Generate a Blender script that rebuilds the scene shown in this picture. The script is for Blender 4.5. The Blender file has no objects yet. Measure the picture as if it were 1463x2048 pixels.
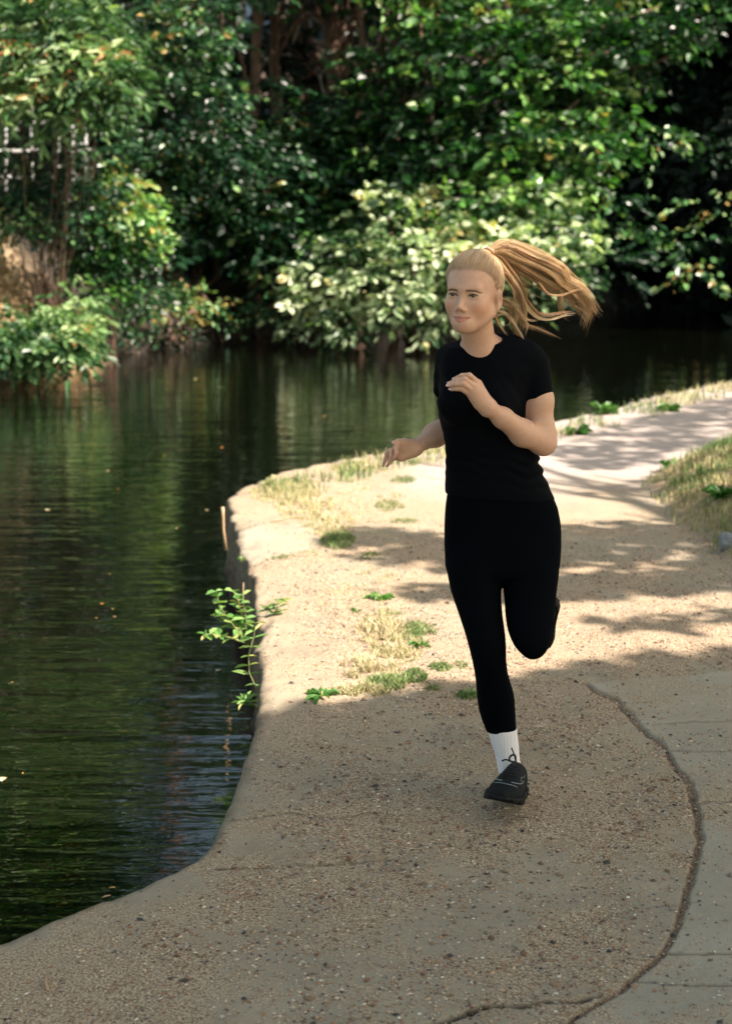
import bpy, math, random
import numpy as np
from mathutils import Vector, Matrix

R = math.radians
rng = np.random.default_rng(7)
random.seed(7)
scene = bpy.context.scene
COL = scene.collection

# ------------------------------------------------------------------ camera
CAM_H = 1.67
PITCH = math.atan(584 / 3100)
cam_data = bpy.data.cameras.new("camera")
cam = bpy.data.objects.new("camera", cam_data)
COL.objects.link(cam)
cam.location = (0, 0, CAM_H)
cam.rotation_euler = (math.pi / 2 - PITCH, 0, 0)
cam_data.sensor_fit = 'VERTICAL'
cam_data.sensor_height = 36
cam_data.lens = 3100 / 2048 * 36
cam_data.clip_start = 0.1
cam_data.clip_end = 2000
cam_data.dof.use_dof = True
cam_data.dof.focus_distance = 4.28
cam_data.dof.aperture_fstop = 3.8
scene.camera = cam

# ------------------------------------------------------------------ light
SUN_EL = R(47)
SUN_AZ = R(116)          # clockwise from +Y (the view direction) towards +X
SUN = np.array([math.cos(SUN_EL) * math.sin(SUN_AZ), math.cos(SUN_EL) * math.cos(SUN_AZ), math.sin(SUN_EL)])
world = bpy.data.worlds.new("World")
scene.world = world
world.use_nodes = True
wn = world.node_tree
bg = wn.nodes['Background']
sky = wn.nodes.new('ShaderNodeTexSky')
sky.sky_type = 'NISHITA'
sky.sun_disc = False
sky.sun_elevation = SUN_EL
sky.sun_rotation = SUN_AZ
sky.dust_density = 2.0
tint = wn.nodes.new('ShaderNodeMix'); tint.data_type = 'RGBA'; tint.blend_type = 'MULTIPLY'
tint.inputs[0].default_value = 1.0; tint.inputs[7].default_value = (1.13, 1.02, .77, 1)
wn.links.new(sky.outputs[0], tint.inputs[6]); wn.links.new(tint.outputs[2], bg.inputs[0])
bg.inputs[1].default_value = 0.105
sl = bpy.data.lights.new("sun", 'SUN')
sl.energy = 5.0
sl.angle = R(0.5)
sl.color = (1.0, 0.87, 0.77)
so = bpy.data.objects.new("sun", sl)
COL.objects.link(so)
so.rotation_euler = Vector(SUN).to_track_quat('Z', 'Y').to_euler()
so.location = tuple(SUN * 30)
scene.view_settings.view_transform = 'Standard'
scene.view_settings.look = 'None'
scene.view_settings.exposure = 1.65
scene.view_settings.gamma = 1
scene.cycles.max_bounces = 8
scene.cycles.transparent_max_bounces = 4

# ------------------------------------------------------------------ picture-to-place helpers
_s, _c = math.sin(PITCH), math.cos(PITCH)
def ray(px, py):
    cx = (px - 731.5) / 3100.0; cy = -(py - 1024.0) / 3100.0
    return np.array([cx, _c + cy * _s, -_s + cy * _c])
def P(px, py, Y):
    "the point at world depth Y seen at photo pixel px, py"
    d = ray(px, py)
    return np.array([0, 0, CAM_H]) + d * (Y / d[1])
def G(px, py, z=0.0):
    "the point of the level z seen at photo pixel px, py"
    d = ray(px, py)
    return np.array([0, 0, CAM_H]) + d * ((z - CAM_H) / d[2])

# ------------------------------------------------------------------ object helpers
def tag(o, label=None, cat=None, group=None, kind=None):
    if label: o['label'] = label
    if cat: o['category'] = cat
    if group: o['group'] = group
    if kind: o['kind'] = kind
    return o
def empty(name, loc=(0, 0, 0), rz=0):
    o = bpy.data.objects.new(name, None)
    COL.objects.link(o); o.location = tuple(loc); o.rotation_euler = (0, 0, rz)
    return o
def mesh_np(name, verts, faces, mat=None, parent=None, smooth=True, attrs=None, loc=None):
    """faces: list of int arrays (n,3)/(n,4). attrs: {name: (domain, float array or rgb array)}"""
    me = bpy.data.meshes.new(name)
    verts = np.asarray(verts, dtype=np.float32)
    if loc is not None: verts = verts - np.asarray(loc, dtype=np.float32)
    if not isinstance(faces, (list, tuple)): faces = [faces]
    faces = [np.asarray(f, dtype=np.int32) for f in faces if len(f)]
    nf = sum(len(f) for f in faces); nl = sum(f.size for f in faces)
    me.vertices.add(len(verts)); me.vertices.foreach_set('co', verts.ravel())
    me.loops.add(nl); me.polygons.add(nf)
    me.loops.foreach_set('vertex_index', np.concatenate([f.ravel() for f in faces]))
    tot = np.concatenate([np.full(len(f), f.shape[1], dtype=np.int32) for f in faces])
    start = np.concatenate([[0], np.cumsum(tot)[:-1]]).astype(np.int32)
    me.polygons.foreach_set('loop_start', start)
    me.polygons.foreach_set('loop_total', tot)
    me.polygons.foreach_set('use_smooth', np.full(nf, smooth))
    me.update(calc_edges=True)
    if attrs:
        for k, (dom, arr) in attrs.items():
            arr = np.asarray(arr, dtype=np.float32)
            if arr.ndim == 1:
                a = me.attributes.new(k, 'FLOAT', dom); a.data.foreach_set('value', arr)
            else:
                if arr.shape[1] == 3: arr = np.hstack([arr, np.ones((len(arr), 1), np.float32)])
                a = me.attributes.new(k, 'FLOAT_COLOR', dom); a.data.foreach_set('color', arr.ravel())
    if mat: me.materials.append(mat)
    me.validate()
    o = bpy.data.objects.new(name, me)
    COL.objects.link(o)
    if loc is not None: o.location = tuple(float(v) for v in loc)
    if parent:
        o.parent = parent
        if loc is None: o.location = tuple(-v for v in parent_world(parent))
        else: o.location = tuple(float(a) - b for a, b in zip(loc, parent_world(parent)))
    return o
def parent_world(p):
    v = Vector((0, 0, 0))
    while p:
        v = v + p.location; p = p.parent
    return v
class MB:
    "collects tubes, sheets and lumps given in world space; build() links them as one mesh"
    def __init__(s): s.v = []; s.q = []; s.t = []; s.n = 0; s.c = []
    def add(s, v, q=None, t=None, c=None):
        v = np.asarray(v, dtype=float)
        s.v.append(v)
        if q is not None and len(q): s.q.append(np.asarray(q) + s.n)
        if t is not None and len(t): s.t.append(np.asarray(t) + s.n)
        s.c.append(np.full(len(v), 0.5 if c is None else c)); s.n += len(v)
    def tube(s, pts, rad, seg=6, c=None, caps=True):
        pts = np.asarray(pts, float); n = len(pts)
        rad = np.broadcast_to(np.asarray(rad, float), (n,))
        tan = np.gradient(pts, axis=0); tan /= np.linalg.norm(tan, axis=1, keepdims=True) + 1e-12
        ref = np.array([0.31, 0.17, 0.93]) if abs(tan[0][2]) < .8 else np.array([1.0, .1, .05])
        u = np.cross(tan, ref); u /= np.linalg.norm(u, axis=1, keepdims=True) + 1e-12
        w = np.cross(tan, u)
        a = np.arange(seg) * 2 * math.pi / seg
        ring = pts[:, None] + rad[:, None, None] * (u[:, None] * np.cos(a)[None, :, None] + w[:, None] * np.sin(a)[None, :, None])
        i = np.arange(n - 1)[:, None] * seg; j = np.arange(seg)[None]; j2 = (j + 1) % seg
        q = np.stack([i + j, i + j2, i + seg + j2, i + seg + j], -1).reshape(-1, 4)
        t = []
        if caps:
            for k in range(1, seg - 1):
                t.append((0, k + 1, k)); b = (n - 1) * seg; t.append((b, b + k, b + k + 1))
        s.add(ring.reshape(-1, 3), q, t, c)
    def build(s, name, mat, parent=None, smooth=True, loc=None):
        f = []
        if s.q: f.append(np.concatenate(s.q))
        if s.t: f.append(np.concatenate(s.t))
        return mesh_np(name, np.concatenate(s.v), f, mat, parent, smooth, {'rnd': ('POINT', np.concatenate(s.c))}, loc)

# ------------------------------------------------------------------ material helpers
def new_mat(name):
    m = bpy.data.materials.new(name); m.use_nodes = True
    nt = m.node_tree; b = nt.nodes['Principled BSDF']
    return m, nt, b
def N(nt, t, **kw):
    n = nt.nodes.new(t)
    for k, v in kw.items():
        if k == 'inp':
            for i, x in v.items():
                n.inputs[i].default_value = x
        else: setattr(n, k, v)
    return n
def L(nt, a, b): nt.links.new(a, b)
def ramp(nt, fac, stops, interp='LINEAR'):
    r = nt.nodes.new('ShaderNodeValToRGB'); r.color_ramp.interpolation = interp
    el = r.color_ramp.elements
    while len(el) < len(stops): el.new(0.5)
    for e, (p, c) in zip(el, stops):
        e.position = p; e.color = (*c, 1) if len(c) == 3 else c
    L(nt, fac, r.inputs[0]); return r.outputs[0]
def mixc(nt, fac, a, b, mode='MIX'):
    m = nt.nodes.new('ShaderNodeMix'); m.data_type = 'RGBA'; m.blend_type = mode
    for s, v in ((m.inputs[0], fac), (m.inputs[6], a), (m.inputs[7], b)):
        if hasattr(v, 'is_linked') or isinstance(v, bpy.types.NodeSocket): L(nt, v, s)
        else: s.default_value = v if isinstance(v, (int, float)) else ((*v, 1) if len(v) == 3 else v)
    return m.outputs[2]
def math_(nt, op, a, b=None, clamp=False):
    m = nt.nodes.new('ShaderNodeMath'); m.operation = op; m.use_clamp = clamp
    for i, v in enumerate((a, b)):
        if v is None: continue
        if isinstance(v, bpy.types.NodeSocket): L(nt, v, m.inputs[i])
        else: m.inputs[i].default_value = v
    return m.outputs[0]
def attr(nt, name, out='Fac'):
    a = nt.nodes.new('ShaderNodeAttribute'); a.attribute_name = name
    return a.outputs[out]
def noise(nt, vec, scale, detail=4, rough=.55, out='Fac', dist=0):
    n = nt.nodes.new('ShaderNodeTexNoise'); n.inputs['Scale'].default_value = scale
    n.inputs['Detail'].default_value = detail; n.inputs['Roughness'].default_value = rough
    n.inputs['Distortion'].default_value = dist
    if vec is not None: L(nt, vec, n.inputs['Vector'])
    return n.outputs[out]
def objco(nt, which='Object'):
    return nt.nodes.new('ShaderNodeTexCoord').outputs[which]
def bump(nt, h, strength, dist, b):
    n = nt.nodes.new('ShaderNodeBump'); n.inputs['Strength'].default_value = strength
    n.inputs['Distance'].default_value = dist
    L(nt, h, n.inputs['Height']); L(nt, n.outputs[0], b.inputs['Normal']); return n

# value noise for shaping geometry
def vnoise2(x, y, seed=0):
    r = np.random.default_rng(seed + 991); T = r.random((256, 256))
    xi = np.floor(x).astype(int); yi = np.floor(y).astype(int)
    fx = x - xi; fy = y - yi; fx = fx * fx * (3 - 2 * fx); fy = fy * fy * (3 - 2 * fy)
    g = lambda a, b: T[a & 255, b & 255]
    return (g(xi, yi) * (1 - fx) + g(xi + 1, yi) * fx) * (1 - fy) + (g(xi, yi + 1) * (1 - fx) + g(xi + 1, yi + 1) * fx) * fy
def fbm2(x, y, seed=0, oct=4):
    s = 0; a = .5; tot = 0
    for k in range(oct):
        s = s + a * vnoise2(x * 2 ** k + 17 * k, y * 2 ** k + 31 * k, seed + k); tot += a; a *= .5
    return s / tot
def unit(v): return v / (np.linalg.norm(v, axis=-1, keepdims=True) + 1e-9)
# ------------------------------------------------------------------ implicit-surface modelling (smooth unions meshed by surface nets)
def smin(a, b, k):
    if k <= 0: return np.minimum(a, b)
    h = np.clip(.5 + .5 * (b - a) / k, 0, 1); return b + (a - b) * h - k * h * (1 - h)
class SDF:
    def __init__(s): s.ops = []
    def op(s, kind, fn, lo, hi, k=.01): s.ops.append((kind, fn, np.asarray(lo, float), np.asarray(hi, float), k)); return s
    def cone(s, a, b, ra, rb, k=.01, kind='add'):
        a = np.asarray(a, float); b = np.asarray(b, float); d = b - a; l2 = d @ d
        def fn(p):
            t = np.clip(((p - a) @ d) / l2, 0, 1)
            return np.linalg.norm(p - a - t[:, None] * d, axis=1) - (ra + (rb - ra) * t)
        r = max(ra, rb); return s.op(kind, fn, np.minimum(a, b) - r, np.maximum(a, b) + r, k)
    def chain(s, pts, rad, k=.01):
        for i in range(len(pts) - 1): s.cone(pts[i], pts[i + 1], rad[i], rad[i + 1], k)
        return s
    def ell(s, c, r, k=.01, M=None, kind='add', o=None):
        "ellipsoid; M: columns are its axes (default world), o: frame origin when c is local"
        c = np.asarray(c, float); r = np.asarray(r, float)
        if M is not None and o is not None: c = np.asarray(o) + M @ c
        def fn(p):
            q = (p - c) if M is None else (p - c) @ M
            k0 = np.linalg.norm(q / r, axis=1); k1 = np.linalg.norm(q / (r * r), axis=1)
            return np.where(k1 > 1e-9, k0 * (k0 - 1) / np.maximum(k1, 1e-9), -r.min())
        R_ = r.max(); return s.op(kind, fn, c - R_, c + R_, k)
    def loft(s, rows, k=.01, exp=2.3, off=0.0, cut=(True, True)):
        "rows: (z, cx, cy, a, b) sorted by z"
        A = np.array(sorted([tuple(r) for r in rows])); Z = A[:, 0]
        def fn(p):
            z = np.clip(p[:, 2], Z[0], Z[-1]); g = [np.interp(z, Z, A[:, i]) for i in range(1, 5)]
            a = g[2] + off; b = g[3] + off; X = np.abs(p[:, 0] - g[0]); Y = np.abs(p[:, 1] - g[1])
            e = ((X / a) ** exp + (Y / b) ** exp) ** (1 / exp)
            gr = np.sqrt((X / a ** 2) ** 2 + (Y / b ** 2) ** 2) / np.maximum(np.sqrt((X / a) ** 2 + (Y / b) ** 2), 1e-6)
            d = (e - 1) / np.maximum(gr, 1e-6)
            d = np.clip(d, -.2, .2)
            if cut[0]: d = np.maximum(d, Z[0] - p[:, 2])
            if cut[1]: d = np.maximum(d, p[:, 2] - Z[-1])
            return d
        lo = [(A[:, 1] - A[:, 3] - off).min(), (A[:, 2] - A[:, 4] - off).min(), Z[0]]; hi = [(A[:, 1] + A[:, 3] + off).max(), (A[:, 2] + A[:, 4] + off).max(), Z[-1]]
        return s.op('add', fn, lo, hi, k)
    def __call__(s, p, margin=.03):
        f = np.full(len(p), 1.0)
        for kind, fn, lo, hi, k in s.ops:
            m = ((p > lo - margin) & (p < hi + margin)).all(1)
            if not m.any(): continue
            d = fn(p[m])
            if kind == 'add': f[m] = smin(f[m], d, k)
            elif kind == 'sub': f[m] = -smin(-f[m], d, k)
            elif kind == 'cut': f[m] = np.maximum(f[m], d)
            elif kind == 'disp': f[m] = f[m] + d
        return f
    def mesh(s, h, lo, hi, smooth=1):
        lo = np.asarray(lo, float); hi = np.asarray(hi, float); C = 4; H = h * C
        n = np.ceil((hi - lo) / H).astype(int) + 1
        ax = [lo[i] + np.arange(n[i]) * H for i in range(3)]
        g = np.stack(np.meshgrid(*ax, indexing='ij'), -1).reshape(-1, 3) + H / 2
        fc = np.concatenate([s(g[i:i + 400000], margin=.04 + H) for i in range(0, len(g), 400000)]).reshape(n)
        act = np.abs(fc) < H * 1.5
        F = np.repeat(np.repeat(np.repeat(np.sign(fc).astype(np.float32), C, 0), C, 1), C, 2)
        cells = np.argwhere(act); off = np.stack(np.meshgrid(*[np.arange(C)] * 3, indexing='ij'), -1).reshape(-1, 3)
        for i in range(0, len(cells), 12000):
            ii = (cells[i:i + 12000, None] * C + off[None]).reshape(-1, 3)
            F[ii[:, 0], ii[:, 1], ii[:, 2]] = s(lo + ii * h)
        F[np.abs(F) < 1e-7] = 1e-7
        S = F < 0
        cnt = np.zeros(tuple(np.array(F.shape) - 1), np.int8)
        cr = [(a, b, c) for a in (0, 1) for b in (0, 1) for c in (0, 1)]
        sl = lambda a, n: slice(a, n - 1 + a)
        for a, b, c in cr: cnt += S[sl(a, F.shape[0]), sl(b, F.shape[1]), sl(c, F.shape[2])]
        mix = (cnt > 0) & (cnt < 8); ci = np.argwhere(mix); vid = -np.ones(mix.shape, np.int32); vid[mix] = np.arange(len(ci))
        acc = np.zeros((len(ci), 3)); num = np.zeros(len(ci))
        for a in cr:
            for ax_ in range(3):
                if a[ax_]: continue
                b = list(a); b[ax_] = 1; b = tuple(b)
                fa = F[ci[:, 0] + a[0], ci[:, 1] + a[1], ci[:, 2] + a[2]]; fb = F[ci[:, 0] + b[0], ci[:, 1] + b[1], ci[:, 2] + b[2]]
                m = (fa < 0) != (fb < 0); t = np.where(m, fa / np.where(m, fa - fb, 1), 0)
                pt = np.array(a, float)[None].repeat(len(ci), 0); pt[:, ax_] += t
                acc[m] += pt[m]; num[m] += 1
        V = lo + (ci + acc / num[:, None]) * h
        Q = []
        for ax_ in range(3):
            sa = [slice(None)] * 3; sb = [slice(None)] * 3; sa[ax_] = slice(0, -1); sb[ax_] = slice(1, None)
            A = S[tuple(sa)]; B = S[tuple(sb)]; e = np.argwhere(A != B)
            u, w = (ax_ + 1) % 3, (ax_ + 2) % 3
            e = e[(e[:, u] > 0) & (e[:, w] > 0) & (e[:, u] < vid.shape[u]) & (e[:, w] < vid.shape[w])]
            ins_ = A[e[:, 0], e[:, 1], e[:, 2]]
            def vv(du, dw):
                q = e.copy(); q[:, u] -= du; q[:, w] -= dw; return vid[q[:, 0], q[:, 1], q[:, 2]]
            q = np.stack([vv(1, 1), vv(0, 1), vv(0, 0), vv(1, 0)], 1); q[~ins_] = q[~ins_][:, ::-1]; Q.append(q)
        Q = np.concatenate(Q); Q = Q[(Q >= 0).all(1)]
        for _ in range(smooth):
            e = np.concatenate([Q[:, [0, 1]], Q[:, [1, 2]], Q[:, [2, 3]], Q[:, [3, 0]]]); sm = np.zeros_like(V); c = np.zeros(len(V))
            for k in range(3): sm[:, k] = np.bincount(e[:, 0], V[e[:, 1], k], len(V)) + np.bincount(e[:, 1], V[e[:, 0], k], len(V))
            c = np.bincount(e[:, 0], minlength=len(V)) + np.bincount(e[:, 1], minlength=len(V))
            V = V * .5 + .5 * sm / np.maximum(c, 1)[:, None]
        return V, Q
# ================================================================== THE SETTING: towpath, canal, far bank
WATER_Z = -0.45
def polyline_px(pts, z=0.0):
    return np.array([G(a, b, z)[:2] for a, b in pts])
def smooth_line(p, it=2):
    p = np.asarray(p, float)
    for _ in range(it):
        q = [p[0]]
        for a, b in zip(p[:-1], p[1:]):
            q += [a * .75 + b * .25, a * .25 + b * .75]
        q.append(p[-1]); p = np.array(q)
    return p
def dist_poly(X, Y, pl):
    "distance to a polyline and nearest point on it"
    best = np.full(X.shape, 1e9); nx = np.zeros_like(X); ny = np.zeros_like(X); par = np.zeros_like(X); acc = 0
    for a, b in zip(pl[:-1], pl[1:]):
        d = b - a; l2 = d @ d + 1e-12
        t = np.clip(((X - a[0]) * d[0] + (Y - a[1]) * d[1]) / l2, 0, 1)
        qx = a[0] + t * d[0]; qy = a[1] + t * d[1]
        dd = np.hypot(X - qx, Y - qy); m = dd < best
        best[m] = dd[m]; nx[m] = qx[m]; ny[m] = qy[m]; par[m] = (acc + t * math.sqrt(l2))[m]
        acc += math.sqrt(l2)
    return best, nx, ny, par
def inside(X, Y, poly):
    r = np.zeros(X.shape, bool); n = len(poly)
    for i in range(n):
        x0, y0 = poly[i]; x1, y1 = poly[(i + 1) % n]
        if y0 == y1: continue
        c = ((y0 > Y) != (y1 > Y)) & (X < (x1 - x0) * (Y - y0) / (y1 - y0) + x0)
        r ^= c
    return r
QUAY = polyline_px([(0, 1917), (130, 1864), (265, 1804), (380, 1756), (412, 1725), (432, 1690), (455, 1635), (475, 1580), (497, 1515),
    (514, 1462), (520, 1400), (520, 1330), (517, 1260), (508, 1200), (493, 1140), (478, 1092), (460, 1055), (452, 1020),
    (468, 996), (530, 968), (600, 945), (680, 929), (760, 917), (890, 892), (1000, 874), (1110, 854), (1200, 828), (1300, 801),
    (1463, 769), (1700, 728)], -0.045)
QUAY = np.vstack([[[-4.5, 1.2]], [[-1.75, 2.55]], smooth_line(QUAY, 1), [[12, 24.5]], [[60, 40]]])
LAND = np.vstack([QUAY, [[60, -30]], [[-4.5, -30]]])

def verge_height(X, Y):
    "the grass bank on the right of the path"
    edge = polyline_px([(2300, 1330), (1600, 1160), (1463, 1118), (1425, 1085), (1395, 1060), (1330, 1030), (1306, 1000), (1308, 955), (1330, 930), (1400, 905), (1463, 886), (1700, 850), (2200, 815)])
    edge = smooth_line(edge, 2)
    d, *_ = dist_poly(X, Y, edge)
    poly = np.vstack([edge, [[60, 30]], [[60, -5]]])
    ins = inside(X, Y, poly)
    sd = np.where(ins, d, -d) + (fbm2(X * 3, Y * 3, 5) - .5) * .25
    return sd
JOINT_MAIN = polyline_px([(1120, 2060), (1180, 2020), (1250, 1975), (1318, 1912), (1352, 1850), (1378, 1780), (1396, 1715), (1398, 1660), (1385, 1600), (1362, 1545), (1325, 1495), (1280, 1455), (1225, 1400), (1165, 1368)])
CRACK = polyline_px([(830, 2055), (900, 2036), (985, 2010), (1060, 2003), (1140, 1994), (1195, 1990)])
BAND = polyline_px([(985, 2008), (1060, 1965), (1110, 1905), (1130, 1860), (1195, 1830), (1200, 1770), (1222, 1700), (1232, 1655)])
SLABJ = [polyline_px(p) for p in ([(1335, 1908), (1480, 1912)], [(1262, 1957), (1480, 1976)], [(1392, 1612), (1480, 1606)], [(1340, 1502), (1480, 1506)],
         [(1160, 1868), (1210, 1832), (1310, 1812), (1400, 1806)], [(1300, 1450), (1480, 1440)])]
COPEJ = [polyline_px(p) for p in ([(455, 1062), (520, 1048), (600, 1046)], [(487, 1128), (560, 1112), (640, 1095)], [(455, 1640), (560, 1628), (700, 1632)], [(430, 1735), (560, 1728), (740, 1722)],
         [(765, 1740), (765, 1640), (768, 1590)])]
SLAB = np.vstack([JOINT_MAIN, polyline_px([(1165, 1368), (1600, 1330), (1900, 1500), (1900, 2300), (1120, 2300)])])
COPE = polyline_px([(484, 1126), (452, 1066), (520, 1050), (630, 1048), (640, 1093), (560, 1110)])
def sstep(a, b, x):
    t = np.clip((x - a) / (b - a), 0, 1); return t * t * (3 - 2 * t)
def ground_fields(X, Y):
    am = .012 + .075 * sstep(4.8, 6.2, Y) * sstep(12, 9, Y)
    wx = am * (fbm2(X * 4.5, Y * 4.5, 15) - .5); wy = am * (fbm2(X * 4.5, Y * 4.5, 16) - .5)
    d, nx, ny, par = dist_poly(X + wx, Y + wy, QUAY); nx = nx - wx; ny = ny - wy
    ins = inside(X + wx, Y + wy, LAND)
    f = {}
    wob = (fbm2(X * 9, Y * 9, 3) - .5)
    dj = dist_poly(X + wob * .05, Y + wob * .05, JOINT_MAIN)[0]
    w = .006 + .010 * fbm2(X * 4, Y * 4, 8)
    joint = 1 - sstep(w * .6, w * 1.3, dj)
    dc = dist_poly(X + wob * .09, Y + wob * .09, CRACK)[0]
    crack = 1 - sstep(.004, .013, dc)
    db = dist_poly(X + wob * .25, Y + wob * .25, BAND)[0]
    band = (1 - sstep(.01, .075, db)) * (.35 + .65 * fbm2(X * 14, Y * 14, 4))
    for p in SLABJ + COPEJ:
        dd = dist_poly(X + wob * .05, Y + wob * .05, p)[0]
        crack = np.maximum(crack, (1 - sstep(.002, .008, dd)) * (.6 if p is not SLABJ[4] and p is not COPEJ[4] else .22))
    f['joint'] = joint; f['crack'] = crack; f['band'] = band
    slab = np.maximum(inside(X, Y, SLAB), inside(X, Y, COPE)).astype(float); f['slab'] = slab
    f['d'] = d; f['ins'] = ins; f['nx'] = nx; f['ny'] = ny; f['par'] = par
    f['verge'] = verge_height(X, Y)
    return f
def ground_z(X, Y, f=None):
    f = f or ground_fields(X, Y)
    r = .024 + .018 * (fbm2(f['par'] * 2.2, f['par'] * 0 + 3, 12) - .5)
    dd = np.clip(f['d'], 0, r)
    z = -r + np.sqrt(np.maximum(r * r - (r - dd) ** 2, 0))
    z = z + (fbm2(X * 1.7, Y * 1.7, 21) - .5) * .018 + (fbm2(X * 14, Y * 14, 22) - .5) * .006
    z = z - (.012 + .026 * sstep(5, 6.5, Y)) * sstep(.13, .0, f['d']) * np.clip(fbm2(X * 9, Y * 9, 23) * 2.4 - 1.1, 0, 1) - .010 * f['joint'] - .012 * f['crack'] - .006 * f['band'] + .004 * f['slab']
    v = f['verge']
    z = z + np.where(v > 0, .30 * (1 - np.exp(-v * 1.1)) + .12 * v, 0) + np.where(v > 0, (fbm2(X * 5, Y * 5, 31) - .5) * .10 * sstep(0, .3, v), 0)
    return z

us = np.concatenate([np.linspace(-1.4, -.30, 26)[:-1], np.linspace(-.30, .30, 560), np.linspace(.30, 1.6, 36)[1:]])
ds = [1.1]
while ds[-1] < 28: ds.append(ds[-1] * (1.03 if ds[-1] < 2.6 else 1.0022 if ds[-1] < 6.0 else 1.0042 if ds[-1] < 14 else 1.015))
ds = np.array(ds)
U, D = np.meshgrid(us, ds); X = (U * D).ravel(); Y = D.ravel()
f = ground_fields(X, Y)
out = ~f['ins']
Z = ground_z(X, Y, f)
depth = np.where(out, f['d'], 0)
wall_r = fbm2(f['par'] * 5, depth * 14, 41)
Z = np.where(out, -.10 - depth * 1.6, Z)
ox = (f['nx'] - X) / (f['d'] + 1e-6); oy = (f['ny'] - Y) / (f['d'] + 1e-6)
push = (wall_r - .5) * .09 * sstep(0, .12, depth) * sstep(4.5, 6, Y)
X2 = np.where(out, f['nx'] - ox * push, X + (fbm2(Y * 9, X * 9, 51) - .5) * .012); Y2 = np.where(out, f['ny'] - oy * push, Y)
nr, nc = U.shape
idx = np.arange(nr * nc).reshape(nr, nc)
q = np.stack([idx[:-1, :-1], idx[:-1, 1:], idx[1:, 1:], idx[1:, :-1]], -1).reshape(-1, 4)
q = q[(depth[q] < .62).all(1)]
used = np.unique(q); remap = -np.ones(nr * nc, int); remap[used] = np.arange(len(used)); q = remap[q]
S_ = lambda a: np.asarray(a, float)[used]
wet = np.where(out, 1.0, 0.0)
dust = np.clip(fbm2(X * 1.1, Y * 1.1, 61, 5) * 1.6 - .35, 0, 1)

# towpath material: worn concrete under grit, slabs, dusty earth and a greyer far path
gm, nt, b = new_mat("towpath_concrete")
co = objco(nt)
n1 = noise(nt, co, 3.0, 6, .6); n2 = noise(nt, co, 26, 5, .65); n3 = noise(nt, co, 160, 4, .7); n4 = noise(nt, co, 420, 2, .6)
conc = ramp(nt, n1, [(.3, (.225, .190, .134)), (.7, (.31, .262, .185))])
conc = mixc(nt, attr(nt, 'slab'), conc, ramp(nt, n1, [(.3, (.25, .222, .163)), (.7, (.33, .292, .22))]))
grit = ramp(nt, n3, [(.36, (.09, .055, .035)), (.46, (.26, .18, .115)), (.58, (.39, .32, .215)), (.72, (.58, .53, .42))])
gd = math_(nt, 'ADD', math_(nt, 'MULTIPLY', n2, .9), math_(nt, 'MULTIPLY', n1, .75))
gmask = ramp(nt, math_(nt, 'MULTIPLY', math_(nt, 'ADD', gd, math_(nt, 'MULTIPLY', attr(nt, 'gritty'), .62)), .5), [(.49, (0, 0, 0)), (.70, (1, 1, 1))])
base = mixc(nt, gmask, conc, grit)
far = ramp(nt, n3, [(.3, (.28, .235, .205)), (.7, (.40, .34, .30))])
base = mixc(nt, attr(nt, 'farpath'), base, far)
earth = ramp(nt, n2, [(.3, (.13, .09, .05)), (.6, (.30, .22, .13)), (.8, (.42, .34, .2))])
base = mixc(nt, attr(nt, 'verge'), base, earth)
base = mixc(nt, attr(nt, 'joint'), base, ramp(nt, n3, [(.35, (.07, .045, .03)), (.6, (.28, .20, .13))]))
base = mixc(nt, attr(nt, 'crack'), base, (.035, .028, .02))
spk = ramp(nt, n4, [(.30, (.25, .25, .25)), (.40, (1, 1, 1))])
base = mixc(nt, .55, base, spk, 'MULTIPLY')
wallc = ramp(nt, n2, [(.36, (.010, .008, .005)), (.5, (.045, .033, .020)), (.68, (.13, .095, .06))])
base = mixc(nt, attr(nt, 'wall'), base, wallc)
L(nt, base, b.inputs['Base Color'])
b.inputs['Roughness'].default_value = .9; b.inputs['Specular IOR Level'].default_value = .25
h = math_(nt, 'ADD', math_(nt, 'MULTIPLY', n3, math_(nt, 'ADD', .25, math_(nt, 'MULTIPLY', gmask, .9))), math_(nt, 'MULTIPLY', n2, 1.3))
bump(nt, h, .5, .006, b)

Xu, Yu = S_(X2), S_(Y2)
fu = {k: S_(v) for k, v in f.items()}
farp = sstep(8.8, 10.5, Yu + .8 * (fbm2(Xu * 2, Yu * 2, 77) - .5)) * sstep(-.1, .35, Xu + .12 * (Yu - 9) * -1 + .5 * (fbm2(Xu * 3, Yu * 3, 78) - .5))
stain = np.clip(1 - fu['d'] / .12, 0, 1) * .35
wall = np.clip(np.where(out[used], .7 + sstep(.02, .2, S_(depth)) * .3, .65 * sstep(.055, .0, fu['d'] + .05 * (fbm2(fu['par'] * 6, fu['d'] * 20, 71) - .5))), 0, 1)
gritty = np.clip(.15 + .85 * sstep(.34, .62, fbm2(Xu * 1.9, Yu * 1.9, 81) * .6 + .4 * fbm2(Xu * 7, Yu * 7, 82)) - .4 * fu['slab'] - .3 * np.clip(1 - fu['d'] / .15, 0, 1), 0, 1)
gritty = gritty * (1 - .5 * farp) + fu['band'] * .6
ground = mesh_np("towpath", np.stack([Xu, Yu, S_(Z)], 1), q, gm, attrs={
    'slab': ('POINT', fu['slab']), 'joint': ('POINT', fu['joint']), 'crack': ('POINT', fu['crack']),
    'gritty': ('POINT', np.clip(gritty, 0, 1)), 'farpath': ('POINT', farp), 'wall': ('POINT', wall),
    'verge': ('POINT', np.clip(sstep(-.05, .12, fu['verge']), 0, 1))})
tag(ground, kind='structure')
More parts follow.
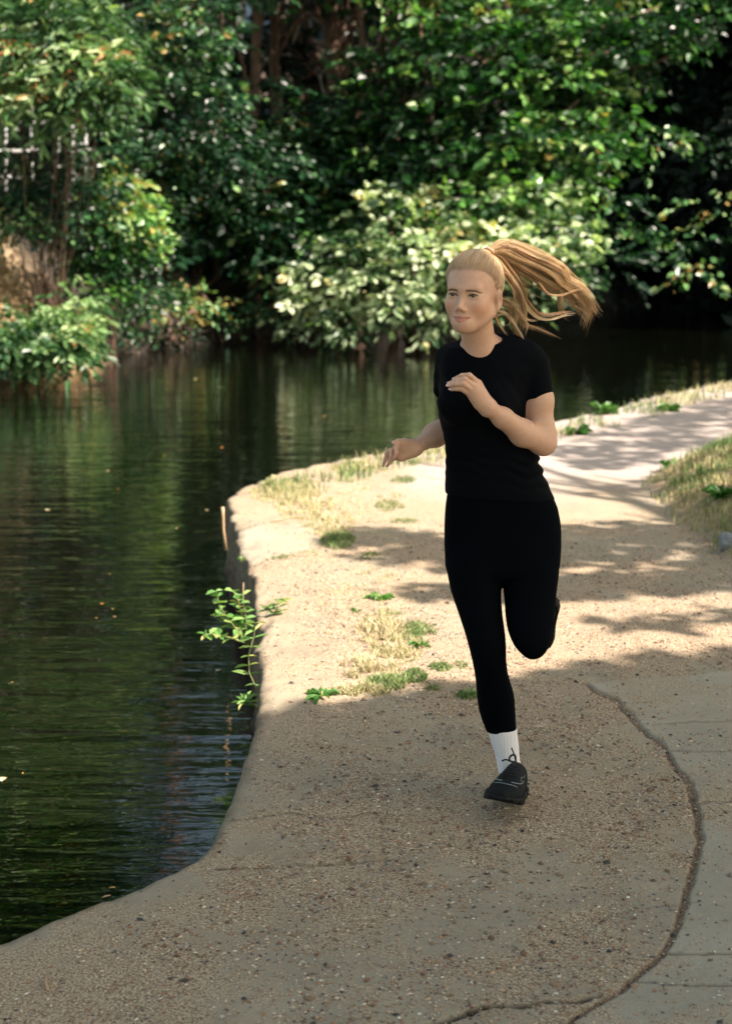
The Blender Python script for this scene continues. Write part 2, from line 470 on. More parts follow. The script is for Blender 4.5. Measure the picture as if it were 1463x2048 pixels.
# coarse land behind and beside the camera
ov = np.array([[-4.5, 1.15, -.05], [-4.5, -30, -.05], [60, -30, -.05], [60, 1.15, -.05]])
tag(mesh_np("ground", ov, np.array([[0, 1, 2, 3]]), gm), kind='structure')
ov = np.array([[2.0, 1.05, -.06], [60, 1.05, -.06], [60, 39.5, -.06], [42, 26.2, -.06], [12, 24, -.06]])
tag(mesh_np("side_ground", ov, [np.array([[0, 1, 2], [0, 2, 3], [0, 3, 4]])], gm), kind='structure')

# ------------------------------------------------------------------ loose grit on the path
def hit_ground(X, Y): return ground_z(X, Y)
def make_gravel():
    n = 260000
    dd = np.sqrt(rng.uniform(2.7 ** 2, 8.6 ** 2, n)); uu = rng.uniform(-.26, .26, n)
    x = dd * uu; y = dd
    f = ground_fields(x, y)
    dens = .18 + .9 * sstep(.38, .62, fbm2(x * 2.2, y * 2.2, 91)) * sstep(.3, .62, fbm2(x * 9, y * 9, 92))
    dens += .5 * sstep(.45, .65, fbm2(x * 20, y * 20, 93))
    dens = dens * np.where(f['slab'] > .5, .22, 1) * (.25 + .75 * sstep(.03, .30, f['d'] + .3 * (fbm2(x * 3, y * 3, 95) - .5)))
    dens = np.maximum(dens, f['joint'] * 1.2); dens = np.maximum(dens, f['band'] * 1.3)
    dens = dens * (1 - .6 * sstep(6.0, 8.4, y))
    dens[f['verge'] > 0] *= .3
    k = f['ins'] & (rng.random(n) < dens * .95) & (f['d'] > .03)
    x, y = x[k], y[k]; m = len(x)
    z = ground_z(x, y)
    s = np.clip(rng.lognormal(math.log(.0022), .48, m), .0012, .0105)
    ang = rng.uniform(0, 6.283, m)
    base = np.array([[1, 0, 0], [0, 1, 0], [-1, 0, 0], [0, -1, 0], [.1, .1, .75], [0, 0, -.6]])
    v = base[None] * (1 + rng.uniform(-.35, .35, (m, 6, 1)))
    v = v * (np.stack([s * rng.uniform(.9, 1.6, m), s * rng.uniform(.7, 1.1, m), s * rng.uniform(.5, 1., m)], 1))[:, None]
    ca, sa = np.cos(ang)[:, None], np.sin(ang)[:, None]
    vx = v[..., 0] * ca - v[..., 1] * sa + x[:, None]; vy = v[..., 0] * sa + v[..., 1] * ca + y[:, None]
    vz = v[..., 2] + z[:, None] + s[:, None] * .25
    V = np.stack([vx, vy, vz], -1).reshape(-1, 3)
    tri = np.array([[0, 1, 4], [1, 2, 4], [2, 3, 4], [3, 0, 4], [1, 0, 5], [2, 1, 5], [3, 2, 5], [0, 3, 5]])
    F = (tri[None] + np.arange(m)[:, None, None] * 6).reshape(-1, 3)
    pal = np.array([[.36, .25, .15], [.50, .40, .27], [.24, .13, .075], [.085, .065, .055], [.42, .33, .25], [.05, .055, .06], [.58, .52, .42], [.33, .17, .08]])
    c = pal[rng.choice(8, m, p=[.24, .14, .22, .14, .12, .04, .03, .07])] * rng.uniform(.75, 1.15, (m, 1))
    big = s > .006; c[big] = c[big] * .55
    mt, nt, b = new_mat("grit_stone")
    L(nt, attr(nt, 'col', 'Color'), b.inputs['Base Color']); b.inputs['Roughness'].default_value = .8
    o = mesh_np("gravel", V, F, mt, smooth=False, attrs={'col': ('POINT', np.repeat(c, 6, 0))})
    tag(o, "loose tan and dark grit scattered over the concrete towpath", "gravel", kind='stuff')
make_gravel()

# ------------------------------------------------------------------ water
wm, nt, b = new_mat("canal_water")
b.inputs['Base Color'].default_value = (.0018, .0022, .0012, 1)
b.inputs['Roughness'].default_value = .03; b.inputs['IOR'].default_value = 1.5
b.inputs['Specular IOR Level'].default_value = 1.0
co = objco(nt)
mp = N(nt, 'ShaderNodeMapping'); mp.inputs['Scale'].default_value = (.7, 3.2, 1); mp.inputs['Rotation'].default_value = (0, 0, R(7)); L(nt, co, mp.inputs[0])
w1 = noise(nt, mp.outputs[0], 1.3, 2, .5, dist=.4)
w2 = noise(nt, mp.outputs[0], 3.8, 2, .5, dist=.3)
mp2 = N(nt, 'ShaderNodeMapping'); mp2.inputs['Rotation'].default_value = (0, 0, R(-14)); mp2.inputs['Scale'].default_value = (1.0, 1.7, 1); L(nt, co, mp2.inputs[0])
w3 = noise(nt, mp2.outputs[0], 13, 2, .5)
h = math_(nt, 'ADD', math_(nt, 'MULTIPLY', w1, 1.0), math_(nt, 'ADD', math_(nt, 'MULTIPLY', w2, .42), math_(nt, 'MULTIPLY', w3, .09)))
bump(nt, h, 1.0, .012, b)
water = mesh_np("water", [[-120, -40, WATER_Z], [120, -40, WATER_Z], [120, 160, WATER_Z], [-120, 160, WATER_Z]], np.array([[0, 1, 2, 3]]), wm)
tag(water, kind='structure')
# canal bed below (dark silt)
bm_, nt, b = new_mat("canal_silt"); b.inputs['Base Color'].default_value = (.03, .025, .015, 1)
tag(mesh_np("canal_bed", [[-120, -40, -1.6], [120, -40, -1.6], [120, 160, -1.6], [-120, 160, -1.6]], np.array([[0, 1, 2, 3]]), bm_), kind='structure')
# ================================================================== FOLIAGE
def leaf_mat(name, stops, rough=.38, trans=.3, spec=.5):
    m, nt, b = new_mat(name)
    c = ramp(nt, attr(nt, 'rnd'), stops)
    L(nt, c, b.inputs['Base Color'])
    b.inputs['Roughness'].default_value = rough; b.inputs['Specular IOR Level'].default_value = spec
    tr = N(nt, 'ShaderNodeBsdfTranslucent'); c2 = mixc(nt, 1.0, c, (1.0, 1.25, .45), 'MULTIPLY'); L(nt, c2, tr.inputs[0])
    mx = N(nt, 'ShaderNodeMixShader'); mx.inputs[0].default_value = trans
    L(nt, b.outputs[0], mx.inputs[1]); L(nt, tr.outputs[0], mx.inputs[2])
    L(nt, mx.outputs[0], nt.nodes['Material Output'].inputs[0])
    return m
LM_BROAD = leaf_mat("broad_leaf", [(0, (.004, .022, .006)), (.4, (.014, .06, .014)), (.6, (.07, .20, .04)), (.78, (.24, .42, .11)), (.985, (.48, .56, .26)), (1, (.44, .33, .10))], .36, .32, .5)  # stops carry light too: near black for shaded gaps, brightened for sunlit leaves
LM_SILVER = leaf_mat("pale_leaf", [(0, (.008, .03, .010)), (.3, (.04, .10, .035)), (.45, (.24, .34, .17)), (.65, (.52, .60, .38)), (.97, (.72, .75, .56)), (1, (.50, .42, .18))], .40, .34, .45)  # pale stops raised so the colour carries part of the sunlit brightness
LM_SHADE_DARK = leaf_mat("shade_dark_leaf", [(0, (.004, .012, .006)), (.6, (.009, .022, .010)), (1, (.022, .042, .014))], .55, .08, .3)  # albedo lowered to put the deep shade between the trees into the colour
LM_MID = leaf_mat("mid_leaf", [(0, (.003, .018, .008)), (.5, (.010, .045, .016)), (.7, (.05, .15, .045)), (.86, (.16, .30, .10)), (.96, (.28, .36, .15)), (1, (.30, .20, .06))], .36, .2, .5)  # near-black low stops put the foliage's shaded gaps into the leaf colour
LM_BUDD = leaf_mat("grey_green_leaf", [(0, (.015, .05, .018)), (.35, (.05, .13, .04)), (.6, (.18, .30, .11)), (.94, (.36, .46, .22)), (.98, (.40, .24, .09)), (1, (.34, .15, .06))], .4, .28, .5)
LM_DRY = leaf_mat("dry_leaf", [(0, (.20, .12, .06)), (.5, (.42, .29, .16)), (1, (.66, .50, .32))], .7, .2)
bark, nt, b = new_mat("bark")
co = objco(nt); mp = N(nt, 'ShaderNodeMapping'); mp.inputs['Scale'].default_value = (6, 6, 1.2); L(nt, co, mp.inputs[0])
bn = noise(nt, mp.outputs[0], 3, 6, .7)
L(nt, ramp(nt, bn, [(.3, (.04, .022, .014)), (.55, (.15, .09, .06)), (.8, (.34, .23, .16))]), b.inputs['Base Color'])
b.inputs['Roughness'].default_value = .9; bump(nt, bn, .8, .05, b)

def leaves(pos, ldir, nrm, ln, asp=.62, fold=.25):
    "6-point folded leaves; returns verts, quads"
    n = len(pos); ldir = unit(ldir); side = unit(np.cross(nrm, ldir)); up = np.cross(ldir, side)
    ln = np.broadcast_to(np.asarray(ln, float), (n,))[:, None]; w = ln * asp * .5
    v = np.stack([pos, pos + ldir * ln * .28 + side * w + up * w * fold, pos + ldir * ln * .68 + side * w * .8 + up * w * fold * .7,
                  pos + ldir * ln - up * ln * .10, pos + ldir * ln * .68 - side * w * .8 + up * w * fold * .7, pos + ldir * ln * .28 - side * w + up * w * fold], 1)
    i = np.arange(n)[:, None] * 6
    q = np.concatenate([i + np.array([[0, 1, 2, 3]]), i + np.array([[0, 3, 4, 5]])])
    return v.reshape(-1, 3), q
def spray_leaves(base, d, length, K, size, flat=.75, droop=.25, asp=.62, spread=.28, tone=None):
    M = len(base); d = unit(d)
    up = np.array([0, 0, 1.0])
    perp = unit(np.cross(d, up) + rng.normal(0, .08, (M, 3)))
    t = (np.arange(K) + .5) / K; t = t[None] + rng.uniform(-.06, .06, (M, K))
    sgn = np.where(np.arange(K) % 2 == 0, 1., -1.)[None] * rng.uniform(.3, 1.2, (M, K))
    Ls = length[:, None]
    pos = base[:, None] + d[:, None] * (Ls * t)[..., None] + perp[:, None] * (sgn * Ls * spread * (1.15 - .7 * t))[..., None]
    pos[..., 2] -= droop * Ls * t ** 2
    pos += rng.normal(0, .03, pos.shape) * Ls[..., None]
    ld = d[:, None] * .7 + perp[:, None] * np.sign(sgn)[..., None] * .8 + rng.normal(0, .3, pos.shape); ld[..., 2] -= .35
    nr = flat * up + rng.normal(0, .62, pos.shape)
    s = size * np.clip(rng.lognormal(-.08, .32, (M, K)), .4, 1.7)
    v, q = leaves(pos.reshape(-1, 3), ld.reshape(-1, 3), nr.reshape(-1, 3), s.ravel(), asp)
    tn = rng.beta(2, 2.2, (M, 1)) * .55 + rng.random((M, K)) * .45 if tone is None else np.clip(tone[:, None] + rng.normal(0, .16, (M, K)), 0, 1)
    return v, q, np.repeat(tn.ravel(), 6)
def crown(blobs, size=.11, K=14, length=.55, flat=.75, droop=.3, shell=.55, asp=.62, out_bias=1.0):
    "blobs: (center xyz, radii xyz, number of sprays)"
    B = []; Dd = []; Ln = []; T = []
    for c, r, n in blobs:
        c = np.asarray(c, float); r = np.asarray(r, float)
        u = unit(rng.normal(0, 1, (n, 3))); rr = rng.uniform(shell, 1.0, (n, 1)) ** .7
        B.append(c + u * r * rr); dd = u * out_bias + rng.normal(0, .5, (n, 3)); dd[:, 2] *= .45; Dd.append(dd)
        Ln.append(length * rng.uniform(.6, 1.3, n)); T.append(np.clip(rng.normal(.42, .2) + rng.normal(0, .16, n), 0, 1))
    B = np.concatenate(B); return spray_leaves(B, np.concatenate(Dd), np.concatenate(Ln), K, size, flat, droop, asp, tone=np.concatenate(T))
def pxblob(px, py, Y, rx, ry, rd, n):
    s = Y * 1.0 / 3100
    return (P(px, py, Y), (rx * s, rd, ry * s), n)
def limb(mb, a, b, r0, r1, wob=.12, n=8, seg=7):
    a = np.asarray(a, float); b = np.asarray(b, float)
    t = np.linspace(0, 1, n)[:, None]; p = a + (b - a) * t
    ln = np.linalg.norm(b - a); k = rng.normal(0, 1, (2, 3)) * wob * ln * .3
    p += np.sin(t * math.pi) * k[0] + np.sin(t * 2 * math.pi) * k[1] * .5
    mb.tube(p, np.linspace(r0, r1, n), seg, c=.5)
def tree(name, cat, label, base, trunk_pts, radii, blobs, lm, group=None, limbs=12, **kw):
    base = np.asarray(base, float); root = empty(name, base); tag(root, label, cat, group)
    mb = MB(); tp = np.array(trunk_pts, float)
    # smooth trunk
    t = np.linspace(0, len(tp) - 1, 24); pp = np.stack([np.interp(t, np.arange(len(tp)), tp[:, k]) for k in range(3)], 1)
    pp[1:-1] += rng.normal(0, .012, (22, 3)); mb.tube(pp, np.interp(t, np.arange(len(tp)), radii) * rng.uniform(.93, 1.07, 24), 10)
    for k in range(limbs):
        c, r, n = blobs[k % len(blobs)]
        i = rng.integers(6, 23); rad = np.interp(t[i], np.arange(len(tp)), radii)
        end = np.asarray(c) + rng.normal(0, .45, 3) * np.asarray(r)
        limb(mb, pp[i], end, rad * .42, .012)
    mb.build('trunk', bark, root)
    v, q, c = crown(blobs, **kw)
    mesh_np('crown', v, q, lm, root, smooth=False, attrs={'rnd': ('POINT', c)})
    return root

# ------------------------------------------------------------------ far bank
WL = polyline_px([(-1500, 830), (-300, 775), (0, 764), (120, 758), (200, 738), (240, 716), (300, 702), (400, 690), (560, 668), (700, 655), (900, 645), (1100, 628), (1300, 612), (1463, 602), (2600, 575)], WATER_Z)
WLs = smooth_line(WL, 2)
FAR = np.vstack([WLs, [[150, 60]], [[150, 200]], [[-150, 200]], [[-150, 15]]])
def bank_z(X, Y):
    d, nx, ny, par = dist_poly(X, Y, WLs)
    ins = inside(X, Y, FAR)
    Bh = 1.75 - .55 * sstep(-3.2, -1.8, X) - .2 * sstep(2, 6, X)
    n = fbm2(X * 1.3, Y * 1.3, 101) - .5
    z = WATER_Z + Bh * sstep(-.05, 1.5, d + n * .5) + .10 * np.clip(d - 1, 0, 30) + (fbm2(X * 4, Y * 4, 102, 5) - .5) * .5 * sstep(0, .5, d)
    return np.where(ins, z, WATER_Z - .5 - d * .5), d, ins
us = np.concatenate([np.linspace(-1.5, -.3, 60)[:-1], np.linspace(-.3, .3, 300), np.linspace(.3, 1.5, 60)[1:]])
ds = [15.0]
while ds[-1] < 110: ds.append(ds[-1] * (1.006 if ds[-1] < 45 else 1.03))
U, D = np.meshgrid(us, np.array(ds)); X = (U * D).ravel(); Y = D.ravel()
Z, dd, ins = bank_z(X, Y)
nr, nc = U.shape; idx = np.arange(nr * nc).reshape(nr, nc)
q = np.stack([idx[:-1, :-1], idx[:-1, 1:], idx[1:, 1:], idx[1:, :-1]], -1).reshape(-1, 4)
q = q[(ins[q] | (dd[q] < .8)).all(1)]
used = np.unique(q); remap = -np.ones(nr * nc, int); remap[used] = np.arange(len(used)); q = remap[q]
em, nt, b = new_mat("bank_earth")
co = objco(nt); n1 = noise(nt, co, 1.6, 6, .65); n2 = noise(nt, co, 9, 5, .7)
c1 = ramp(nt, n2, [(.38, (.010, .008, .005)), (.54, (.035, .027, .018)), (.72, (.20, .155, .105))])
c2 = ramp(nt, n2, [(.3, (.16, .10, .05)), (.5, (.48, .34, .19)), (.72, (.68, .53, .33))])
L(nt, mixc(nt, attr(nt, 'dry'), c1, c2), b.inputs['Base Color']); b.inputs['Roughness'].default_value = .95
bump(nt, n2, 1, .12, b)
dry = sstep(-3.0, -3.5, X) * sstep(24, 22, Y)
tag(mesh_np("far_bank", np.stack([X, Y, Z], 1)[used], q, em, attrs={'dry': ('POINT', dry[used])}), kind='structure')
def on_bank(px, Y):
    x = P(px, 500, Y)[0]; z, _, _ = bank_z(np.array([x]), np.array([Y])); return np.array([x, Y, z[0]])

# ------------------------------------------------------------------ the overhanging broadleaf tree
bb = [pxblob(1375, 35, 26.5, 80, 45, .7, 39), pxblob(1260, 75, 26.5, 90, 50, .8, 46), pxblob(1120, 70, 27, 100, 80, 1.0, 79), pxblob(980, 110, 27, 130, 110, 1.2, 109),
      pxblob(840, 150, 27.5, 120, 110, 1.2, 86), pxblob(1130, 190, 26.5, 70, 90, .9, 61), pxblob(1010, 270, 26.5, 130, 80, 1.0, 86), pxblob(1165, 280, 26, 75, 35, .6, 39),
      pxblob(870, 330, 27, 130, 80, 1.0, 76), pxblob(1080, 350, 26, 90, 60, .9, 61), pxblob(960, 430, 26, 140, 60, .9, 83), pxblob(720, 340, 28, 110, 110, 1.0, 54),
      pxblob(640, 450, 28, 100, 90, .9, 43), pxblob(760, 470, 27, 110, 70, .9, 54), pxblob(560, 330, 28.5, 90, 110, .9, 39)]
bb += [((x, 28.5 + rng.uniform(-1, 1.5), z), (1.5, 1.3, 1.1), 150) for x, z in [(-1, 6.8), (.8, 6.2), (2.4, 5.9), (4.2, 6.3), (1.6, 7.8), (3.5, 8.2), (5.5, 7.4), (-.2, 9), (2.5, 10), (.8, 11)]]
bb += [pxblob(940, 280, 27, 300, 240, 1.2, 139), pxblob(1150, 180, 26.8, 150, 130, .9, 36)]
bp = on_bank(690, 30.0)
tree('broadleaf_tree', 'tree', "large sunlit broadleaf tree leaning bright green branches over the canal behind the runner", bp,
     [bp - [0, 0, .4], bp + [.2, -.2, 2.2], bp + [.9, -.7, 5], bp + [1.6, -1, 9]], [.30, .24, .2, .08], bb, LM_BROAD, limbs=30, size=.155, K=13, length=.6, shell=.2)
# lower pale hanging boughs: a neighbouring pale leaved tree
bb = [pxblob(1080, 470, 25, 100, 50, .7, 68), pxblob(990, 500, 25, 110, 55, .7, 79), pxblob(1110, 530, 25, 60, 40, .5, 46), pxblob(860, 500, 25, 110, 60, .7, 68),
      pxblob(740, 520, 25.5, 80, 60, .6, 43), pxblob(800, 580, 25, 100, 45, .6, 54), pxblob(660, 580, 25.5, 90, 50, .6, 43), pxblob(700, 645, 25, 50, 25, .4, 21),
      pxblob(870, 625, 25, 70, 35, .4, 28), pxblob(1010, 590, 25, 90, 40, .5, 31), pxblob(780, 410, 26, 90, 50, .6, 31), pxblob(1060, 400, 25.5, 80, 40, .5, 31), pxblob(610, 640, 26, 50, 25, .4, 13)]
bb += [pxblob(860, 520, 25.5, 280, 120, .6, 90)]
bp = on_bank(780, 29.5)
tree('whitebeam_tree', 'tree', "pale silvery leaved tree drooping low to the water directly behind the runner's head", bp,
     [bp - [0, 0, .4], bp + [.3, -.8, 1.2], bp + [.9, -2.2, 2.2], bp + [1.6, -3.2, 2.9]], [.2, .16, .11, .05], bb, LM_SILVER, limbs=20, size=.135, K=13, length=.45, shell=.2)
# sprays hanging in the dark on the right
bb = [pxblob(1300, 270, 28, 90, 18, .5, 14), pxblob(1400, 300, 28.5, 60, 28, .5, 10), pxblob(1215, 400, 27, 45, 25, .4, 12), pxblob(1340, 480, 28, 80, 28, .5, 13),
      pxblob(1230, 525, 27, 50, 30, .4, 16), pxblob(1400, 540, 28.5, 50, 26, .5, 8), pxblob(1200, 460, 27, 40, 30, .4, 12), pxblob(1420, 400, 30, 50, 40, .5, 7)]
bb += [((9.9, 31, 4.5), (1.6, 1.5, 2.0), 300), ((10.9, 31, 8), (2.2, 2.2, 2.4), 400), ((11.8, 30, 11.5), (2.6, 2.2, 2), 400)]
bp = on_bank(1640, 34.0)
tree('alder_tree', 'tree', "half shaded tree at the right edge with loose sprays reaching left across the dark gap", bp,
     [bp - [0, 0, .4], bp + [-.1, -1, 4], bp + [.2, -2, 8], bp + [.6, -3, 12]], [.28, .22, .16, .06], bb, LM_MID, limbs=0, size=.13, K=12, length=.5, shell=.2)

# ------------------------------------------------------------------ trees with visible trunks, upper left and centre
def trunk_tree(px, Y, rad, lean, label, crownz=6.0, name='slender_tree', dens=150, blobs=()):
    bp = on_bank(px, Y)
    top = bp + np.array([lean[0], lean[1], 10.5])
    pts = [bp - [0, 0, .4], bp + (top - bp) * .3 + [lean[2], 0, 0], bp + (top - bp) * .6, top]
    bb = [(np.array([top[0] + rng.uniform(-1.4, 1.4), top[1] + rng.uniform(-1, 1), z]), (1.5, 1.3, 1.1), dens) for z in np.arange(crownz, 8.2 if px < 600 else 11.8, 1.0)]
    return tree(name, 'tree', label, bp, pts, [rad, rad * .85, rad * .6, rad * .25], bb + list(blobs), LM_MID, group='tree trunks on the far bank', limbs=10, size=.14, K=13, length=.6, shell=.3)
trunk_tree(508, 29.5, .15, (.3, 0, -.12), "crooked reddish trunk on the far bank, left one of the close pair", crownz=7.0, dens=60)
trunk_tree(548, 30.2, .14, (.0, .2, .10), "straight dark trunk close beside the crooked one on the far bank", crownz=7.4, dens=60)
trunk_tree(672, 31.0, .20, (-.1, .3, .02), "thick dark tree trunk standing alone at the top centre of the far bank", crownz=6.6, dens=140)
trunk_tree(770, 33.0, .09, (.4, .3, .1), "thin pale tree trunk right of the thick one at the top of the far bank", crownz=6.6, dens=140)

# left mid tree
bb = [pxblob(390, 60, 25, 80, 60, .8, 108), pxblob(330, 110, 25, 90, 70, .8, 108), pxblob(400, 190, 25.5, 70, 60, .8, 86), pxblob(300, 230, 25, 80, 70, .8, 93), pxblob(430, 310, 26, 90, 60, .8, 86),
      pxblob(320, 370, 26, 80, 50, .7, 64), pxblob(520, 400, 27, 80, 70, .8, 64), pxblob(400, 400, 27, 80, 30, .6, 36)]
bb += [((-3.3 + rng.uniform(-1, 1), 26.5, z), (1.5, 1.2, 1.), 110) for z in (5.4, 6.2, 7.0)]
bp = on_bank(330, 27.5)
tree('elder_tree', 'tree', "dense mid green small leaved tree left of the trunk pair, above the dark bank hollow", bp,
     [bp - [0, 0, .4], bp + [.1, -.3, 3], bp + [-.1, -.6, 6], bp + [.1, -.6, 9]], [.15, .13, .1, .05], bb, LM_MID, limbs=12, size=.10, K=14, length=.45, shell=.3)

bb = [pxblob(290, 330, 26.5, 70, 50, .6, 72), pxblob(360, 290, 27, 70, 60, .7, 72), pxblob(440, 350, 27, 80, 60, .7, 88), pxblob(520, 320, 27.5, 70, 60, .7, 72), pxblob(480, 400, 27.5, 90, 40, .6, 72),
      pxblob(570, 430, 27.5, 70, 50, .6, 80), pxblob(620, 500, 27.3, 50, 50, .5, 64), pxblob(560, 540, 27.5, 40, 50, .4, 40), pxblob(640, 290, 28.5, 80, 50, .7, 80), pxblob(720, 210, 28.5, 70, 60, .7, 64), pxblob(740, 310, 28.3, 80, 60, .7, 72),
      pxblob(660, 370, 28, 80, 50, .7, 72), pxblob(600, 300, 28.5, 70, 50, .6, 64), pxblob(330, 420, 27, 70, 30, .5, 48), pxblob(440, 440, 29.5, 140, 35, 1.2, 96)]
bb += [pxblob(430, 330, 27, 250, 190, .9, 208), pxblob(470, 450, 28.5, 200, 90, .8, 120), pxblob(300, 470, 25.8, 60, 80, .4, 48)]
bp = on_bank(560, 30.5)
tree('hawthorn_tree', 'tree', "dark glossy spreading tree filling the middle of the far bank under the trunk pair", bp,
     [bp - [0, 0, .4], bp + [-.1, -.3, 1.2], bp + [-.1, -.8, 2.4], bp + [0, -1.0, 3.2]], [.14, .11, .08, .04], bb, LM_MID, limbs=14, size=.135, K=13, length=.5, shell=.25)
# ------------------------------------------------------------------ bushes on the left
def bush(name, label, blobs, lm, base, cat='bush', group=None, **kw):
    base = np.asarray(base, float); root = empty(name, base); tag(root, label, cat, group)
    mb = MB()
    for c, r, n in blobs:
        for _ in range(2): limb(mb, base + rng.normal(0, .12, 3) * [1, 1, 0], np.asarray(c) + rng.normal(0, .4, 3) * np.asarray(r), .014, .004, n=6, seg=5)
    mb.build('stem', bark, root)
    v, q, c = crown(blobs, **kw); mesh_np('foliage', v, q, lm, root, smooth=False, attrs={'rnd': ('POINT', c)})
    return root
bp = on_bank(90, 21.5)
bush('butterfly_bush', "tall pale green bush with long narrow leaves at the top left corner", [pxblob(70, 60, 20.5, 90, 50, .5, 86), pxblob(190, 50, 20.8, 60, 60, .4, 57), pxblob(130, 130, 20.5, 100, 45, .5, 108),
     pxblob(200, 160, 20.3, 70, 35, .4, 79), pxblob(60, 190, 20.5, 80, 40, .5, 79), pxblob(170, 215, 20.4, 60, 28, .4, 50), pxblob(20, 120, 20.8, 50, 70, .4, 43), pxblob(40, -30, 21, 120, 60, .5, 72)],
     LM_BUDD, bp, size=.17, K=12, length=.42, asp=.26, droop=.35, shell=.2, flat=.9)
bush('bramble_bush', "dull green scrub between the tall pale bush and the dry bank on the left", [pxblob(60, 300, 21.5, 80, 60, .5, 79), pxblob(110, 400, 21.2, 90, 55, .5, 108), pxblob(210, 330, 22, 60, 60, .5, 64),
     pxblob(40, 440, 21, 60, 40, .4, 50), pxblob(30, 370, 21.4, 50, 50, .4, 43), pxblob(170, 440, 21.5, 50, 30, .4, 43)], LM_MID, on_bank(110, 22.3), size=.085, K=13, length=.35, shell=.2)
bush('hazel_bush', "glossy green bush with bright leaf tips hanging right of the dry bank", [pxblob(240, 400, 22.5, 50, 55, .4, 79), pxblob(260, 450, 22.3, 50, 45, .4, 72), pxblob(225, 500, 22, 55, 40, .4, 64), pxblob(180, 520, 21.8, 40, 40, .4, 43), pxblob(205, 560, 21.8, 40, 30, .3, 32)],
     LM_BROAD, on_bank(215, 23.2), size=.11, K=12, length=.4, shell=.2)
bush('willow_bush', "grey green bush spilling over the water below the dry left bank", [pxblob(40, 668, 20.0, 75, 36, .5, 93), pxblob(130, 655, 20.1, 50, 38, .4, 79), pxblob(90, 690, 19.9, 75, 35, .4, 86), pxblob(20, 700, 20, 50, 35, .4, 57), pxblob(160, 710, 20, 35, 22, .3, 28), pxblob(150, 600, 20.6, 40, 25, .3, 21)],
     LM_BUDD, on_bank(80, 21.2), size=.12, K=12, length=.34, asp=.42, shell=.2)

bush('laurel_bush', "broad green bush on the left bank beyond the left edge of the view", [((-6.6, 20.6, .4), (1.2, .7, .8), 200), ((-8.6, 20.6, .5), (1.3, .8, .9), 200), ((-10.8, 20.5, .5), (1.4, .8, 1.0), 200), ((-7.6, 21.6, 1.8), (1.8, .8, .8), 200)],
     LM_MID, on_bank(-250, 21.4), size=.12, K=12, length=.45, shell=.2)
bush('holly_bush', "low dark bush creeping over the brown bank below the hollow", [pxblob(270, 600, 24.2, 70, 45, .3, 70), pxblob(360, 610, 25.4, 80, 40, .3, 60), pxblob(480, 625, 27.2, 90, 30, .3, 50), pxblob(250, 655, 23.9, 50, 20, .2, 30)],
     LM_MID, on_bank(380, 27.0), size=.085, K=11, length=.32, shell=.1)
# dry undergrowth, roots and ivy on the bank (nobody could count it)
n = 2600
x = rng.uniform(-5.2, -3.05, n); y = rng.uniform(20.0, 22.3, n); z, d_, i_ = bank_z(x, y); k = i_ & (z < 1.5); B = np.stack([x, y - .45 * sstep(-.2, .4, z), z + .08], 1)[k]
dd = rng.normal(0, .5, B.shape); dd[:, 2] -= .9; dd[:, 1] -= .5
v, q, c = spray_leaves(B, dd, rng.uniform(.12, .35, len(B)), 6, .09, .3, .3, .3, .2)
tag(mesh_np('dry_undergrowth', v, q, LM_DRY, smooth=False, attrs={'rnd': ('POINT', c)}), "tan dead stems and dry leaves hanging on the sunlit left bank", "undergrowth", kind='stuff')
n = 20000
y = rng.uniform(21, 40, n); x = y * rng.uniform(-.24, .26, n); z, d_, i_ = bank_z(x, y); k = i_ & (x > -3.6) & (fbm2(x * 1.1, y * 1.1, 131) > .47) & (rng.random(n) < .55); B = np.stack([x, y, z + .05], 1)[k]
dd = rng.normal(0, .6, B.shape); dd[:, 2] += .2; dd[:, 1] -= .5
v, q, c = spray_leaves(B, dd, rng.uniform(.2, .5, len(B)), 9, .085, .6, .3)
tag(mesh_np('ivy', v, q, LM_SHADE_DARK, smooth=False, attrs={'rnd': ('POINT', c)}), "dark ivy and brambles creeping over the shaded far bank", "ivy", kind='stuff')
rt = MB()
for k in range(20):
    px = rng.uniform(215, 620); Y = 24.3 + (px - 215) / 405 * 5.2 + rng.uniform(-.2, 1.6)
    a = on_bank(px, Y + 1.0); a[2] += .15; b2 = on_bank(px + rng.uniform(-60, 60), Y + rng.uniform(-1., .2)); b2[2] = max(b2[2], WATER_Z) + .03
    limb(rt, a, b2, rng.uniform(.02, .06), .012, wob=.3, n=9, seg=6)
tag(rt.build('tree_roots', bark), "tangle of bare brown roots running down the dark hollow of the far bank", "roots", kind='stuff')

# ------------------------------------------------------------------ dark trees closing the view
def backdrop(px, Y, w, top, label, n, lm=None, low=.5, name='background_tree', size=.2):
    bp = on_bank(px, Y); zs = np.arange(low + bp[2], top, 1.5)
    bb = [(np.array([bp[0] + rng.uniform(-.5, .5) * w * .5, Y + rng.uniform(-.8, .8), z]), (w * .5 * rng.uniform(.8, 1.1), 1.6, 1.3), n) for z in zs]
    return tree(name, 'tree', label, bp, [bp - [0, 0, .5], bp + [.1, 0, 4], bp + [-.2, 0, 8], bp + [0, 0, top - bp[2]]], [.3, .25, .18, .05], bb, lm or LM_SHADE_DARK,
                group='dark trees closing the view', limbs=10, size=size, K=12, length=.8, shell=.1, flat=.5)
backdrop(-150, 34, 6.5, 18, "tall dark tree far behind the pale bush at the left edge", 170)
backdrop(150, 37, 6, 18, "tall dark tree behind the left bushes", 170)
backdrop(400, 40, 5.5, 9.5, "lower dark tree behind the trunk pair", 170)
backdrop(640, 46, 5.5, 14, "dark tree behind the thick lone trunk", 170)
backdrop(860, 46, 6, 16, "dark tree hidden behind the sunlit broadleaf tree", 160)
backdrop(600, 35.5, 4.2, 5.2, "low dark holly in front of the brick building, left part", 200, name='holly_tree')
backdrop(800, 36.5, 4.2, 5.4, "low dark holly in front of the brick building, right part", 200, name='holly_tree')
